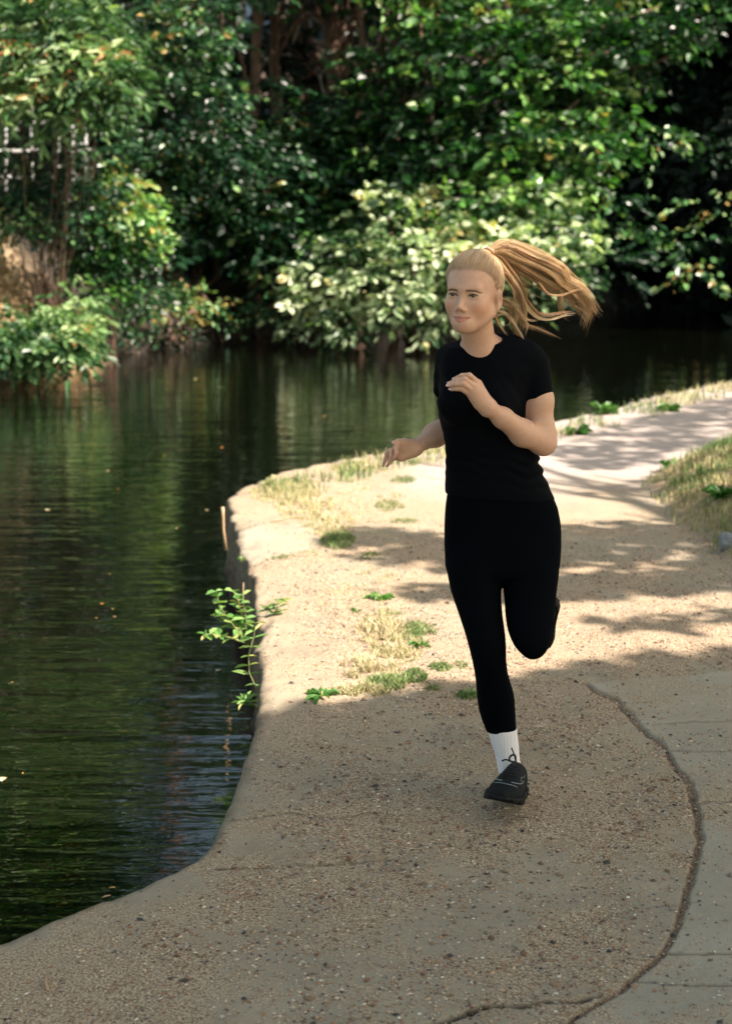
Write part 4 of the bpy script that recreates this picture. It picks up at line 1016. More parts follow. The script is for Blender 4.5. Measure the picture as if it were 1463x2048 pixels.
cpx = lambda X_, Y_, D_: P(860 + X_ / 4.0637, 460 + Y_ / 4.0637, D_)
LOCKS = [  # (points in a 4x enlargement of the head, depth start, depth end, strands, spread start/mid/end in m, tone; low tones paint the shade of the ponytail's underside)
 ([(480, 165), (570, 108), (700, 145), (850, 215), (980, 268), (1060, 330), (1095, 400), (1180, 440), (1260, 510), (1310, 590), (1378, 690)], 4.32, 4.46, 230, .006, .0060, .005, .66),
 ([(490, 175), (610, 160), (760, 235), (900, 290), (1010, 350), (1080, 420), (1170, 480), (1240, 560), (1290, 640), (1240, 790)], 4.325, 4.48, 230, .0065, .0070, .006, .58),
 ([(500, 185), (640, 225), (800, 320), (920, 390), (1020, 440), (1120, 470), (1200, 550), (1265, 650), (1315, 740)], 4.34, 4.5, 190, .007, .0070, .005, .42),
 ([(520, 190), (640, 260), (760, 330), (860, 400), (960, 450), (1040, 480), (1055, 600), (1070, 680), (1140, 730)], 4.345, 4.47, 90, .006, .0070, .004, .34),
 ([(520, 200), (600, 250), (680, 350), (760, 470), (780, 560), (830, 640), (900, 700), (1000, 705), (1100, 680), (1205, 678)], 4.33, 4.42, 60, .008, .006, .002, .55),
 ([(540, 210), (620, 290), (690, 400), (745, 510), (772, 600), (762, 700), (782, 755), (850, 780), (960, 825), (1065, 885)], 4.335, 4.40, 60, .008, .007, .002, .5),
 ([(560, 220), (640, 330), (720, 440), (770, 520), (775, 620), (765, 690)], 4.34, 4.40, 60, .006, .006, .003, .38),
 ([(600, 350), (640, 400), (700, 490), (695, 570), (660, 620), (620, 680)], 4.32, 4.34, 26, .004, .004, .002, .5),
 ([(575, 560), (650, 590), (700, 670), (690, 770), (720, 860), (760, 905)], 4.31, 4.33, 60, .005, .006, .003, .72),
 ([(570, 590), (640, 640), (640, 700), (680, 780), (740, 880)], 4.315, 4.34, 40, .005, .005, .003, .66),
 ([(590, 600), (680, 640), (730, 710), (775, 770), (760, 850)], 4.32, 4.35, 40, .005, .005, .003, .7),
 ([(540, 660), (600, 680), (660, 740), (700, 800), (750, 880), (740, 895)], 4.30, 4.32, 30, .004, .004, .002, .78),
 ([(520, 680), (545, 740), (580, 800), (620, 860)], 4.29, 4.31, 20, .003, .003, .002, .75),
 ([(530, 700), (600, 690), (650, 740), (600, 800)], 4.295, 4.31, 10, .003, .003, .002, .75),
 ([(1090, 420), (1150, 520), (1150, 600), (1230, 640), (1290, 700)], 4.45, 4.48, 50, .009, .008, .003, .68),
 ([(1100, 400), (1200, 430), (1280, 520), (1340, 545)], 4.43, 4.45, 12, .004, .005, .003, .8),
 ([(500, 170), (620, 90), (780, 130), (930, 200), (1080, 300), (1180, 380), (1300, 480)], 4.33, 4.44, 14, .004, .008, .008, .8),
 ([(880, 420), (960, 510), (1060, 520), (1180, 480), (1230, 470)], 4.38, 4.42, 24, .004, .004, .002, .7),
 ([(620, 240), (700, 500), (720, 640), (800, 720), (880, 720)], 4.35, 4.38, 16, .004, .005, .003, .6)]
pt = MB()
from math import comb
for pts, d0, d1, n, s0, s1, s2, tone in LOCKS:
    pts = np.array(pts, float); m = len(pts); tt = np.linspace(0, 1, m)
    ctrl = np.array([cpx(px, py, d0 + (d1 - d0) * t) for (px, py), t in zip(pts, tt)])
    K = 30; tk = np.linspace(0, 1, K)
    # Catmull-Rom through the control points
    ext = np.vstack([2 * ctrl[0] - ctrl[1], ctrl, 2 * ctrl[-1] - ctrl[-2]]); u = tk * (m - 1); i = np.minimum(u.astype(int), m - 2); fr = (u - i)[:, None]
    p0, p1, p2, p3 = ext[i], ext[i + 1], ext[i + 2], ext[i + 3]
    cen = .5 * (2 * p1 + (p2 - p0) * fr + (2 * p0 - 5 * p1 + 4 * p2 - p3) * fr ** 2 + (-p0 + 3 * p1 - 3 * p2 + p3) * fr ** 3)
    spread = np.interp(tk, [0, .04, .14, .45, .75, 1], [.0028, .0035, s0, s1, s1 * .8, s2])
    n = int(n * 1.15); clumps = rng.normal(0, 1.0, (max(2, n // 26), 3)); ctone = rng.normal(0, .20, len(clumps)); cph = rng.uniform(0, 6.28, len(clumps))
    for k in range(n):
        ck = rng.integers(len(clumps)); of = clumps[ck] + rng.normal(0, .38, 3) * (1 if rng.random() < .88 else 3)
        wav = np.sin(tk * rng.uniform(5, 11) + cph[ck])[:, None] * clumps[ck][[2, 0, 1]] * .8 * tk[:, None]
        fl = rng.normal(0, 1, 3) * (tk[:, None] ** 3) * (rng.random() < .15) * 1.5
        end = rng.uniform(.72, 1.0); uu = np.linspace(0, end, K)
        pp = np.stack([np.interp(uu, tk, cen[:, j]) for j in range(3)], 1) + (of + np.stack([np.interp(uu, tk, (wav + fl)[:, j]) for j in range(3)], 1)) * np.interp(uu, tk, spread)[:, None]
        pt.tube(pp, np.interp(np.linspace(0, 1, K), [0, .7, 1], [.0006, .0005, .00015]) * rng.uniform(.55, 1.15), 3, c=float(np.clip(tone + rng.normal(0, .12) + ctone[ck], 0, 1)), caps=False)
pt.build('ponytail', hairm, hair)

# ---- shirt
cloth, nt, b = new_mat("black_shirt_fabric"); b.inputs['Base Color'].default_value = (.0012, .0018, .0032, 1); b.inputs['Roughness'].default_value = .85
b.inputs['Specular IOR Level'].default_value = .06; b.inputs['Sheen Weight'].default_value = .005; b.inputs['Sheen Roughness'].default_value = .4
bump(nt, noise(nt, objco(nt), 26, 4, .6, dist=.5), .35, .006, b)
T = SDF()
TT = [row(688, 930, 1030, 4.335, .050), row(695, 900, 1058, 4.34, .062), row(712, 886, 1068, 4.345, .078), row(740, 879, 1072, 4.35, .092), row(770, 879, 1064, 4.355, .100), row(800, 876, 1056, 4.355, .100), row(830, 876, 1052, 4.355, .096), row(850, 881, 1053, 4.358, .090), row(880, 888, 1060, 4.365, .087), row(905, 890.5, 1073, 4.372, .087), row(930, 890.5, 1080, 4.38, .092), row(950, 890, 1087, 4.386, .096), row(970, 889.5, 1096, 4.39, .099), row(990, 889, 1105, 4.395, .101), row(1008, 889, 1112, 4.397, .103)]
T.loft(TT, .02)
T.cone(P(955, 705, 4.33), P(1020, 697, 4.335), .050, .040, .03)
T.cone(P(915, 716, 4.365), P(1050, 712, 4.34), .046, .046, .03)
T.ell(P(915, 806, 4.285), (.056, .050, .056), .035); T.ell(P(988, 806, 4.270), (.058, .050, .056), .035)
T.cone(P(894, 716, 4.38), P(889, 776, 4.425), .035, .034, .016)
def sleeve(p, a=P(1063, 730, 4.345), b_=P(1078, 830, 4.335), n=None):
    d = b_ - a; t = np.clip(((p - a) @ d) / (d @ d), 0, 1); r = .0505 - .0055 * t
    return np.linalg.norm(p - a - t[:, None] * d, axis=1) - r
slz = P(1078, 796, 4.335)
T.op('add', lambda p: np.maximum(sleeve(p), (slz[2] + (p[:, 0] - slz[0]) * .0) - p[:, 2]), P(1010, 830, 4.25), P(1125, 670, 4.42), .014)
def folds(p):
    zz = P(893, 920, 4.35)[2]; w = np.exp(-((p[:, 2] - zz) / .07) ** 2); xr = np.clip((p[:, 0] - P(1000, 900, 4.3)[0]) / .1, 0, 1)
    w2 = .5 * np.exp(-((p[:, 0] - P(1015, 800, 4.3)[0]) / .035) ** 2 - ((p[:, 2] - P(1035, 800, 4.3)[2]) / .08) ** 2) + np.exp(-((p[:, 0] - P(890, 780, 4.3)[0]) / .03) ** 2 - ((p[:, 2] - P(890, 780, 4.3)[2]) / .05) ** 2)
    return .0038 * w * (.35 + xr) * np.sin(p[:, 2] * 190 + p[:, 0] * 45 + np.sin(p[:, 0] * 60) * 1.2) + .003 * w2 * np.sin(p[:, 2] * 120 + p[:, 0] * 170)
T.op('disp', folds, [-1, 3, 0], [2, 6, 3], 0)
hz = P(893, 990, 4.35)
T.op('cut', lambda p: (hz[2] - (p[:, 0] - hz[0]) * .06) - p[:, 2], [-1, 3, 0], [2, 6, 3], 0)
T.ell(P(967, 664, 4.305), (.062, .060, .040), .003, None, 'sub')
V, Q = T.mesh(.0035, [P(850, 900, 4.3)[0], 4.1, P(900, 1035, 4.3)[2]], [P(1130, 900, 4.3)[0], 4.56, P(900, 655, 4.3)[2]], 2)
V[:, 2] += .0
tee = mesh_np('t_shirt', V, Q, cloth, person)

# ---- leggings
lyc, nt, b = new_mat("black_leggings_fabric"); b.inputs['Base Color'].default_value = (.0012, .0018, .0030, 1); b.inputs['Roughness'].default_value = .85
b.inputs['Specular IOR Level'].default_value = .03; bump(nt, noise(nt, objco(nt), 30, 3, .5), .15, .004, b)
Lg = SDF()
Lg.loft([row(978, 895, 1098, 4.39, .092), row(1000, 892, 1108, 4.395, .095), row(1015, 890, 1114, 4.397, .098), row(1040, 888.5, 1119, 4.40, .101), row(1060, 888, 1121, 4.40, .103), row(1090, 888, 1121, 4.395, .103), row(1110, 889, 1120, 4.39, .100), row(1130, 891, 1118.5, 4.385, .098), row(1143, 900, 1112, 4.38, .088), row(1156, 925, 1090, 4.38, .065), row(1166, 975, 1035, 4.38, .03)], .016, exp=2.4)
Lg.loft([row(*r) for r in LEG_R], .016, exp=2.1); Lg.loft([row(*r) for r in LEG_L], .004, exp=2.1)
Lg.chain(SH + [P(1092, 1206, 4.67)], [.052, .049, .031, .030], .015)
V, Q = Lg.mesh(.0035, [P(870, 900, 4.3)[0], 4.15, P(900, 1480, 4.36)[2]], [P(1145, 900, 4.3)[0], 4.72, P(900, 965, 4.3)[2]], 2)
leg = mesh_np('leggings', V, Q, lyc, person)

# ---- sock on the standing foot
sm, nt, b = new_mat("white_ribbed_cotton"); b.inputs['Base Color'].default_value = (.72, .70, .72, 1); b.inputs['Roughness'].default_value = .9
wv = N(nt, 'ShaderNodeTexWave'); wv.inputs['Scale'].default_value = 75; L(nt, objco(nt), wv.inputs[0]); bump(nt, wv.outputs['Fac'], .7, .003, b)
K = SDF(); K.loft([row(1456, 973.5, 1033, 4.362, .0405), row(1470, 977, 1034, 4.362, .0395), row(1490, 983, 1036.5, 4.362, .038), row(1508, 989, 1037.5, 4.36, .037), row(1520, 992, 1039, 4.357, .038), row(1545, 996, 1044, 4.352, .042)], .004, exp=2.0)
K.op('cut', lambda p: p[:, 2] - (P(1003, 1460, 4.32)[2] + (p[:, 0] - P(1003, 1460, 4.32)[0]) * .14), [-1, 3, 0], [2, 6, 3], 0)
V, Q = K.mesh(.0022, P(960, 1560, 4.30) - [0, .02, 0], P(1050, 1440, 4.42) + [0, .02, 0.01], 1)
ang = np.arctan2(V[:, 1] - 4.36, V[:, 0] - P(1010, 1490, 4.36)[0]); mesh_np('sock', V, Q, sm, person)

# ---- shoes
shm, nt, b = new_mat("black_shoe_mesh"); b.inputs['Base Color'].default_value = (.0025, .0035, .0045, 1); b.inputs['Roughness'].default_value = .75; b.inputs['Specular IOR Level'].default_value = .2
vo = N(nt, 'ShaderNodeTexVoronoi'); vo.inputs['Scale'].default_value = 420; L(nt, objco(nt), vo.inputs['Vector']); bump(nt, vo.outputs[0], .4, .0015, b)
slm, nt, b = new_mat("black_rubber"); b.inputs['Base Color'].default_value = (.003, .0035, .004, 1); b.inputs['Roughness'].default_value = .6; b.inputs['Specular IOR Level'].default_value = .2
trm, nt, b = new_mat("grey_piping"); b.inputs['Base Color'].default_value = (.16, .19, .20, 1); b.inputs['Roughness'].default_value = .4
lcm, nt, b = new_mat("black_lace"); b.inputs['Base Color'].default_value = (.006, .007, .009, 1); b.inputs['Roughness'].default_value = .8
def shoe(o, fwd, upv, label=None):
    "o: heel bottom; fwd: towards the toe; upv: out of the top"
    fwd = unit(np.asarray(fwd, float)); upv = unit(upv - (upv @ fwd) * fwd); sd = np.cross(fwd, upv)
    M = np.stack([sd, fwd, upv], 1); W = lambda x, y, z: o + M @ np.array([x, y, z], float)
    yy = np.array([-.012, 0, .03, .07, .11, .15, .19, .225, .248, .262]); ww = np.array([.010, .026, .035, .036, .039, .044, .050, .047, .032, .011])
    hh = np.array([.055, .088, .100, .102, .094, .080, .064, .052, .042, .034])
    def upper(p):
        q = (p - o) @ M; y = np.clip(q[:, 1], yy[0], yy[-1]); w = np.interp(y, yy, ww); h_ = np.interp(y, yy, hh)
        zc = .020; e = ((np.abs(q[:, 0]) / w) ** 2.3 + (np.abs(q[:, 2] - zc) / (h_ - zc)) ** 2.3) ** (1 / 2.3)
        d = (e - 1) * np.minimum(w, h_ - zc) * .85
        return np.maximum(np.maximum(d, .014 - q[:, 2]), np.maximum(q[:, 1] - yy[-1], yy[0] - q[:, 1]))
    S = SDF(); S.op('add', upper, W(0, .125, .05) - .16, W(0, .125, .05) + .16, 0)
    S.cone(W(0, .035, .10), W(0, .030, .16), .026, .030, .004, 'sub')
    V, Q = S.mesh(.0030, W(0, .125, .05) - .165, W(0, .125, .05) + .165, 2)
    sh = mesh_np('running_shoe', V, Q, shm, person)
    def sole(p):
        q = (p - o) @ M; y = np.clip(q[:, 1], yy[0], yy[-1]); w = np.interp(y, yy, ww) + .0075
        arch = .004 * np.exp(-((y - .12) / .03) ** 2); zt = .026 + .004 * np.cos(q[:, 1] * 40); toe = .012 * np.clip((y - .19) / .07, 0, 1) ** 2
        d = np.abs(q[:, 0]) - w; d = np.maximum(d, q[:, 2] - zt); d = np.maximum(d, arch + toe - q[:, 2]); d = np.maximum(d, q[:, 1] - yy[-1] - .002); d = np.maximum(d, yy[0] - .004 - q[:, 1])
        g = np.abs(((q[:, 1] * 1.0) % .022) - .011) - .002
        return np.where(q[:, 2] < arch + toe + .006, np.maximum(d, -g), d)
    S = SDF(); S.op('add', sole, W(0, .125, .02) - .16, W(0, .125, .02) + .16, 0)
    V, Q = S.mesh(.0030, W(0, .125, .02) - .165, W(0, .125, .02) + .165, 2)
    mesh_np('sole', V, Q, slm, sh)
    return sh, W, M, (yy, ww, hh)
heel = G(1030, 1592); heel[2] = .006
toe = P(1000, 1608, heel[1] - .235)
fw = toe - heel; print('FOOT', heel, toe, np.linalg.norm(fw))
sh, W, M, (yy, ww, hh) = shoe(heel, fw, np.array([.10, .0, 1.0]))
surf = lambda x, y: W(x, y, .020 + (np.interp(y, yy, hh) - .020) * max(0.02, 1 - (abs(x) / np.interp(y, yy, ww)) ** 2.3) ** (1 / 2.3) + .0012)
tr = MB()
for s in (-1, 1):
    tr.tube([surf(s * x, y) for x, y in ((.014, .205), (.026, .198), (.036, .182), (.038, .16), (.036, .13))], .0016, 5)
    tr.tube([surf(s * x, y) for x, y in ((.034, .165), (.030, .140), (.033, .110), (.031, .085))], .0009, 5)
tr.tube([surf(x, .222 - 9 * x * x) for x in np.linspace(-.034, .034, 9)], .0011, 5)
tr.build('piping', trm, sh)
lc = MB()
for k in range(6):
    y = .100 + .0135 * k; hw = .013 + .0012 * k; lc.tube([surf(x, y + .003 * math.cos(x * 200)) + M[:, 2] * .0012 for x in np.linspace(-hw, hw, 7)], .0021, 5)
kn = surf(0, .092) + M[:, 2] * .005
lc.tube(smooth_line([kn, kn + [-.018, -.012, .006], kn + [-.022, -.016, .018], kn + [-.013, -.012, .026], kn + [-.002, -.006, .024], kn]), .0030, 6)
lc.tube(smooth_line([kn, kn + [-.022, -.034, -.008], kn + [-.040, -.056, -.028], kn + [-.050, -.060, -.046], kn + [-.042, -.060, -.050], kn + [-.024, -.046, -.022], kn]), .0027, 6)
lc.tube(smooth_line([kn, kn + [-.014, -.010, .004], kn + [-.030, -.014, .014], kn + [-.042, -.014, .008]]), .0026, 6)
lc.tube([kn, kn + [-.004, -.004, .020], kn + [-.010, -.004, .036], kn + [-.014, -.004, .044]], .0024, 6)
lc.build('laces', lcm, sh)
# raised foot: heel up behind the thigh, toe hanging down
h2 = P(1099, 1192, 4.735)
shoe(h2, np.array([-.10, .62, -.75]), np.array([-.35, -.75, -.5]))
bk = SDF(); bk.cone(SH[2], P(1094, 1202, 4.69), .024, .024, .01)
V, Q = bk.mesh(.003, SH[2] - .07, SH[2] + .12, 1); mesh_np('sock', V, Q, sm, person)
# ================================================================== GRASS, WEEDS AND LITTER
gmat, nt, b = new_mat("grass_blade")
L(nt, ramp(nt, attr(nt, 'rnd'), [(0, (.07, .13, .03)), (.35, (.16, .22, .06)), (.55, (.36, .33, .15)), (1, (.54, .43, .28))]), b.inputs['Base Color']); b.inputs['Roughness'].default_value = .6
def blades(x, y, z, ln, tone, lean=.5, w=.0022):
    n = len(x); a = rng.uniform(0, 6.283, n); la = rng.uniform(0, 6.283, n); le = rng.uniform(.1, lean, n) * ln
    s_ = np.stack([np.cos(a), np.sin(a), a * 0], 1) * w * rng.uniform(.6, 1.3, (n, 1)); o = np.stack([x, y, z - .004], 1)
    d = np.stack([np.cos(la) * le, np.sin(la) * le, a * 0], 1); up = np.stack([a * 0, a * 0, ln], 1)
    v = np.stack([o - s_, o + s_, o + up * .55 + d * .35 + s_ * .7, o + up * .55 + d * .35 - s_ * .7, o + up * .9 + d * 1.15], 1)
    i = np.arange(n)[:, None] * 5
    return v.reshape(-1, 3), (i + np.array([[0, 1, 2, 3]])), (i + np.array([[3, 2, 4]])), np.repeat(tone, 5)
GV, GQ, GT, GC, gn = [], [], [], [], 0
def add_blades(*a, **k):
    global gn
    v, q, t, c = blades(*a, **k); GV.append(v); GQ.append(q + gn); GT.append(t + gn); GC.append(c); gn += len(v)
def patch(px, py, rx, ry, n, ln, tone, clumpy=.5):
    "an oval patch of grass given by where it lies on the ground"
    c = G(px, py)[:2]; e = G(px + rx, py)[:2]; f2 = G(px, py + ry)[:2]; a = np.linalg.norm(e - c); bb = np.linalg.norm(f2 - c)
    r = np.sqrt(rng.random(n)) ; th = rng.uniform(0, 6.283, n); x = c[0] + r * np.cos(th) * a; y = c[1] + r * np.sin(th) * bb
    k = fbm2(x * 16, y * 16, 301) > clumpy; x, y, r = x[k], y[k], r[k]
    f = ground_fields(x, y); k = f['ins']; x, y, r = x[k], y[k], r[k]; z = ground_z(x, y)
    add_blades(x, y, z, ln * .85 * rng.uniform(.4, 1.15, len(x)) * (1.1 - .5 * r), np.clip(rng.normal(tone, .16, len(x)), 0, 1), lean=.9)
for a in [(560, 985, 60, 22, 1500, .075, .55, .42), (610, 1010, 60, 30, 1900, .07, .62, .42), (655, 1045, 55, 30, 1700, .06, .66, .42), (590, 975, 50, 20, 800, .07, .35, .45), (675, 1082, 34, 18, 900, .065, .2, .3), (700, 1010, 70, 40, 900, .035, .75, .5),
          (705, 935, 45, 12, 900, .06, .45, .42), (745, 930, 30, 9, 500, .05, .6, .4), (805, 960, 28, 8, 500, .04, .15, .35), (780, 990, 34, 10, 400, .035, .55, .45), (778, 1012, 30, 12, 500, .04, .25, .4), (805, 1042, 32, 7, 400, .03, .2, .4), (740, 1113, 24, 8, 260, .03, .2, .45),
          (560, 1112, 20, 8, 240, .03, .2, .45), (605, 1108, 34, 7, 300, .03, .5, .45), (750, 1150, 40, 12, 320, .03, .6, .5), (780, 1225, 30, 9, 260, .03, .25, .45), (760, 1260, 50, 34, 1500, .075, .72, .42), (790, 1300, 55, 30, 1300, .06, .66, .45), (835, 1265, 38, 24, 800, .045, .15, .42),
          (740, 1340, 60, 22, 1300, .07, .75, .42), (775, 1368, 44, 14, 1100, .055, .22, .38), (830, 1355, 24, 12, 700, .055, .12, .35), (720, 1385, 60, 10, 900, .055, .62, .42), (880, 1335, 24, 9, 360, .035, .15, .42), (865, 1378, 14, 5, 120, .03, .2, .4), (935, 1392, 24, 7, 260, .04, .2, .4), (640, 1235, 60, 40, 500, .02, .8, .5), (920, 1330, 16, 8, 120, .03, .2, .4),
          (700, 970, 60, 20, 700, .04, .7, .5), (850, 925, 60, 12, 600, .04, .6, .5), (690, 1180, 50, 20, 300, .025, .6, .5), (740, 1180, 120, 230, 5200, .022, .72, .53), (640, 1040, 110, 90, 2600, .022, .75, .5), (780, 960, 120, 50, 1500, .02, .75, .5), (860, 1370, 110, 30, 900, .02, .7, .52)]: patch(*a)
# waterside strip in the distance
n = 9000; y = rng.uniform(9.5, 17, n); dq = rng.uniform(.12, .9, n)
f = ground_fields(np.interp(y, QUAY[:, 1][5:-2], QUAY[:, 0][5:-2]) + dq, y); xs = np.interp(y, np.sort(QUAY[5:-2, 1]), QUAY[5:-2, 0][np.argsort(QUAY[5:-2, 1])]) + dq * 1.6
f = ground_fields(xs, y); k = f['ins'] & (f['d'] > .18) & (f['d'] < .62) & (fbm2(xs * 3, y * 3, 311) > .42); xs, y = xs[k], y[k]
tn = np.clip(fbm2(xs * 2, y * 2, 312) * 1.5 - .35 + rng.normal(0, .12, len(xs)), 0, 1); add_blades(xs, y, ground_z(xs, y), rng.uniform(.03, .11, len(xs)), tn, w=.004)
# the verge on the right
n = 60000; y = rng.uniform(7.2, 16, n); x = y * rng.uniform(.14, .30, n); f = ground_fields(x, y); k = (f['verge'] > -.03) & (rng.random(n) < np.clip(.25 + f['verge'] * 2, 0, 1)) & (fbm2(x * 5, y * 5, 321) > .36)
x, y = x[k], y[k]; tn = np.clip(.24 + (fbm2(x * 1.8, y * 1.8, 322) - .5) * 1.7 + rng.normal(0, .13, len(x)), 0, 1); add_blades(x, y, ground_z(x, y), rng.uniform(.025, .085, len(x)), tn, w=.0034)
mesh = mesh_np('grass', np.concatenate(GV), [np.concatenate(GQ), np.concatenate(GT)], gmat, smooth=False, attrs={'rnd': ('POINT', np.concatenate(GC))})
tag(mesh, "dry and green grass tufts along the quay edge and on the right verge", "grass", kind='stuff')

wmat = leaf_mat("weed_leaf", [(0, (.05, .14, .025)), (.5, (.10, .24, .05)), (.85, (.22, .34, .10)), (1, (.42, .40, .14))], .4, .3)
smat, nt, b = new_mat("weed_stem"); b.inputs['Base Color'].default_value = (.20, .22, .07, 1)
dmat, nt, b = new_mat("dead_stem"); b.inputs['Base Color'].default_value = (.36, .24, .13, 1)
def gz(px, py):
    p = G(px, py); p[2] = ground_z(np.array([p[0]]), np.array([p[1]]))[0]; return p
def rosette(px, py, n, ln, label, name='dandelion', tone=.4, rise=.5, asp=.34):
    o = gz(px, py); root = empty(name, o); tag(root, label, "weed", "low weeds in the path")
    a = rng.uniform(0, 6.283, n); r = rng.uniform(.35, 1.1, n); d = np.stack([np.cos(a), np.sin(a), rise * rng.uniform(.2, 1.3, n)], 1)
    pos = o + d * .006 + [0, 0, .004]; nr = np.stack([-np.cos(a) * .5, -np.sin(a) * .5, a * 0 + 1], 1) + rng.normal(0, .2, (n, 3))
    v, q = leaves(pos, d, nr, ln * r, asp, .3); v = v.reshape(n, 6, 3); v[:, 3, 2] -= ln * .25 * r
    mesh_np('leaves', v.reshape(-1, 3), q, wmat, root, smooth=False, attrs={'rnd': ('POINT', np.repeat(np.clip(rng.normal(tone, .2, n), 0, 1), 6))})
    mb = MB(); mb.tube([o - [0, 0, .01], o + [0, 0, .006], o + [0, 0, .02]], .004, 6); mb.build('stem', smat, root)
rosette(643, 1396, 14, .085, "dark green rosette weed at the shadow edge, nearest the quay lip", rise=.35, tone=.25)
rosette(757, 1196, 22, .075, "wide flat green rosette weed with pale leaves in mid path", tone=.6, rise=.3)
rosette(842, 1295, 12, .07, "bright green weed with upright leaves right of the dry grass", tone=.45, rise=.7)
rosette(930, 1392, 9, .055, "small weed with pointed leaves close behind the runner's standing leg", tone=.5)
rosette(712, 1222, 8, .035, "tiny green weed left of the flat rosette", tone=.4)
rosette(482, 1118 - 0, 6, .05, "tiny leafy weed in the crack of the pale coping stone", tone=.5)
rosette(1206, 829, 40, .17, "bushy green weed at the water's edge right of the runner's shoulder", name='dock', tone=.3, rise=1.2)
rosette(1150, 868, 30, .14, "low green weed between the runner's elbow and the far path", name='dock', tone=.3, rise=.7)
rosette(1335, 822, 26, .14, "low green weed farthest along the waterside strip", name='dock', tone=.35, rise=.7)
rosette(1340, 945, 22, .12, "dark green weed at the left tip of the grass verge", name='dock', tone=.15, rise=.8)
rosette(1440, 1035, 24, .13, "dark clump of leaves on the verge above the grey stone", name='dock', tone=.1, rise=.9)

def sprig(name, label, stems, leafn, ln, asp, tone, cat='weed', group=None, top=None):
    "stems: lists of world points; leaves in pairs up each stem"
    root = empty(name, stems[0][0]); tag(root, label, cat, group); mb = MB(); V = []; Q = []; C = []; n0 = 0
    for st_ in stems:
        p = np.asarray(st_, float); t = np.linspace(0, len(p) - 1, 16); pp = np.stack([np.interp(t, np.arange(len(p)), p[:, j]) for j in range(3)], 1)
        mb.tube(pp, np.linspace(.0032, .0012, 16), 5)
        k = np.linspace(.18, 1, leafn); idx_ = k * 15; base = np.stack([np.interp(idx_, np.arange(16), pp[:, j]) for j in range(3)], 1); base = np.repeat(base, 2, 0)
        m = len(base); a = np.repeat(rng.uniform(0, 3.14, leafn), 2) + np.tile([0, math.pi], leafn); d = np.stack([np.cos(a), np.sin(a) * .8, rng.uniform(-.25, .5, m)], 1)
        v, q = leaves(base, d, np.array([0, 0, 1.]) + rng.normal(0, .3, (m, 3)), ln * rng.uniform(.6, 1.15, m) * np.repeat(1.1 - .5 * np.abs(k - .6), 2), asp, .3)
        V.append(v); Q.append(q + n0); n0 += len(v); C.append(np.repeat(np.clip(rng.normal(tone, .18, m), 0, 1), 6))
    mb.build('stem', smat, root); mesh_np('leaves', np.concatenate(V), np.concatenate(Q), wmat, root, smooth=False, attrs={'rnd': ('POINT', np.concatenate(C))})
wp = lambda px, py, Y: P(px, py, Y)
Yn = 6.45
sprig('nettle', "leafy nettle growing out of the quay wall over the dark water", [[wp(500, 1290, Yn), wp(470, 1255, Yn - .02), wp(440, 1215, Yn - .05), wp(432, 1182, Yn - .05)], [wp(500, 1290, Yn), wp(485, 1240, Yn + .05), wp(478, 1205, Yn), wp(466, 1182, Yn)],
      [wp(500, 1290, Yn), wp(460, 1275, Yn - .05), wp(425, 1268, Yn - .1), wp(408, 1268, Yn - .1)], [wp(500, 1290, Yn), wp(492, 1240, Yn), wp(486, 1190, Yn)], [wp(500, 1290, Yn), wp(480, 1260, Yn), wp(450, 1245, Yn), wp(445, 1225, Yn)]], 8, .055, .6, .7, cat='weed')
Ys = 5.55
sprig('willowherb', "tall thin pale weed climbing from the waterline beside the quay wall", [[wp(518, 1422, Ys), wp(516, 1385, Ys), wp(498, 1345, Ys - .02), wp(497, 1310, Ys - .02), wp(507, 1275, Ys), wp(512, 1245, Ys)], [wp(518, 1422, Ys), wp(500, 1405, Ys - .02), wp(490, 1400, Ys - .02)]], 9, .065, .26, .8)
sprig('groundsel', "short bright weed standing on the quay lip above the tall wall weed", [[gz(552, 1228), gz(548, 1228) + [0, 0, .06]], [gz(552, 1228), gz(535, 1226) + [0, 0, .035]], [gz(552, 1228), gz(556, 1228) + [0, 0, .07]]], 4, .06, .4, .7)
sprig('ragwort', "small yellowish weed at the far bend of the quay edge", [[gz(541, 975), gz(538, 975) + [0, 0, .06]], [gz(541, 975), gz(545, 975) + [0, 0, .07]], [gz(541, 975), gz(534, 975) + [0, 0, .04]]], 5, .035, .6, .9)
mb = MB(); mb.tube([wp(452, 1100, 7.9), wp(447, 1060, 7.9), wp(446, 1032, 7.9), wp(445, 1014, 7.9)], [.009, .007, .008, .010], 7)
tag(mb.build('dead_stalk', dmat), "dead brown stalk standing against the round end of the quay wall", "stalk")
mb = MB(); mb.tube([wp(488, 1225, 6.9), wp(486, 1190, 6.9), wp(487, 1165, 6.9)], [.004, .003, .002], 5)
tag(mb.build('dead_stalk', dmat), "thin dead stalk rising behind the nettle on the quay wall", "stalk")
# twigs on the path
for pts, lb in (([(540, 1046), (575, 1038), (610, 1034), (640, 1036)], "pale dry twig lying in the grass by the coping stone"), ([(560, 1030), (590, 1016), (600, 1004)], "bent pale twig lying among the dry grass tufts"), ([(96, 1955), (92, 1968), (96, 1985)], "short dark curved twig at the bottom left of the path")):
    mb = MB(); mb.tube([gz(*p) + [0, 0, .006] for p in pts], .0035, 5); tag(mb.build('twig', dmat), lb, "twig")
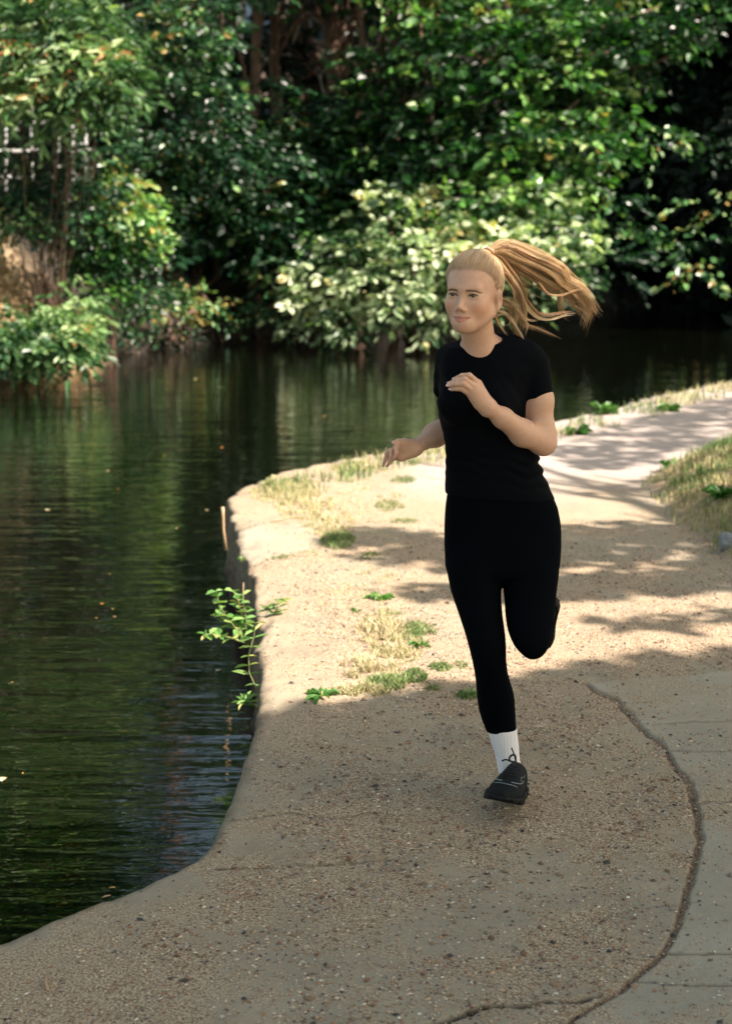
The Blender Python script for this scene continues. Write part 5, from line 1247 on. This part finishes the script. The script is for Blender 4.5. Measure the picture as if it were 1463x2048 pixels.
# stones
rmat, nt, b = new_mat("grey_stone"); n_ = noise(nt, objco(nt), 30, 5, .6); L(nt, ramp(nt, n_, [(.3, (.09, .095, .10)), (.7, (.24, .25, .26))]), b.inputs['Base Color']); b.inputs['Roughness'].default_value = .85; bump(nt, n_, .6, .01, b)
def stone(px, py, r, label, mat=rmat, name='stone'):
    o = gz(px, py); bm2 = 24; th, ph = np.meshgrid(np.linspace(0, math.pi, 13), np.linspace(0, 2 * math.pi, bm2 + 1)[:-1], indexing='ij')
    d = np.stack([np.sin(th) * np.cos(ph), np.sin(th) * np.sin(ph), np.cos(th)], -1).reshape(-1, 3)
    k = 1 + .35 * (fbm2(d[:, 0] * 2.2 + 9, d[:, 1] * 2.2 + d[:, 2] * 1.7 + 5, 401) - .5) * 2; v = np.clip(d * k[:, None], -.8, .8) * np.array(r) + o + [0, 0, r[2] * .35]
    i = np.arange(13 * bm2).reshape(13, bm2); q = np.stack([i[:-1], i[1:], np.roll(i, -1, 1)[1:], np.roll(i, -1, 1)[:-1]], -1).reshape(-1, 4)
    tag(mesh_np(name, v, q, mat, loc=o), label, "stone")
stone(1462, 1108, (.075, .06, .06), "grey blue stone at the foot of the verge, right edge")
dk, nt, b = new_mat("dark_stone"); b.inputs['Base Color'].default_value = (.06, .06, .06, 1)
stone(583, 1368, (.010, .008, .007), "small dark pebble alone on the pale quay lip", dk, 'pebble')
# leaves floating on the canal
fl, nt, b = new_mat("fallen_leaf"); L(nt, ramp(nt, objco(nt, 'Object') and attr(nt, 'rnd'), [(0, (.45, .30, .06)), (.5, (.50, .22, .05)), (1, (.48, .38, .22))]), b.inputs['Base Color']); b.inputs['Roughness'].default_value = .5
FLP = [(290, 725), (305, 738), (255, 745), (396, 758), (440, 895), (330, 910), (652, 832), (588, 942), (217, 942), (238, 978), (188, 1022), (353, 1055), (218, 1148), (90, 1020), (205, 1208), (228, 1218), (233, 1233), (195, 1235), (432, 1342), (8, 1554), (46, 1547),
       (223, 1790), (232, 1775), (410, 1020), (560, 860), (25, 1365)]
protos = []
for k in range(5):
    s_ = .022 + .006 * k; v, q = leaves(np.zeros((1, 3)), np.array([[1., 0, 0]]), np.array([[0, 0, 1.]]), s_ * 1.0, [.6, .45, .7, .35, .8][k], .15)
    protos.append(mesh_np('floating_leaf', v, q, fl, smooth=False, attrs={'rnd': ('POINT', np.full(6, k / 4))}))
kinds = ["small yellow leaf", "orange leaf", "amber leaf", "narrow brown leaf", "pale curled leaf"]
def where(i):
    px, py = FLP[i]; band = "by the far bank" if py < 800 else "in mid canal" if py < 1100 else "on the near water" if py < 1400 else "on the nearest dark water"
    same = [j for j in range(len(FLP)) if kind_of(j) == kind_of(i)]; rank = sorted(same, key=lambda j: FLP[j][1]).index(i)
    od = ["farthest", "second farthest", "third farthest", "fourth farthest", "fifth farthest", "sixth farthest", "seventh farthest", "eighth farthest", "ninth farthest", "tenth farthest"]
    return "%s floating %s, %s of the %s leaves" % (kinds[kind_of(i)], band, od[min(rank, 9)] if rank < 9 else "nearest", kinds[kind_of(i)].split()[-2])
kind_of = lambda i: (i * 3) % 5 if i not in (19, 20) else (4, 1)[i - 19]
for i, (px, py) in enumerate(FLP):
    k = kind_of(i); o = protos[k]
    if o.get('label'): o = o.copy(); COL.objects.link(o)
    g = G(px, py, WATER_Z + .004); o.location = tuple(g); o.rotation_euler = (0, 0, rng.uniform(0, 6.28)); sc2 = rng.uniform(.45, .9) * (1 + max(0, g[1] - 6) * .05); o.scale = (sc2,) * 3
    tag(o, where(i), "leaf", "leaves floating on the canal")
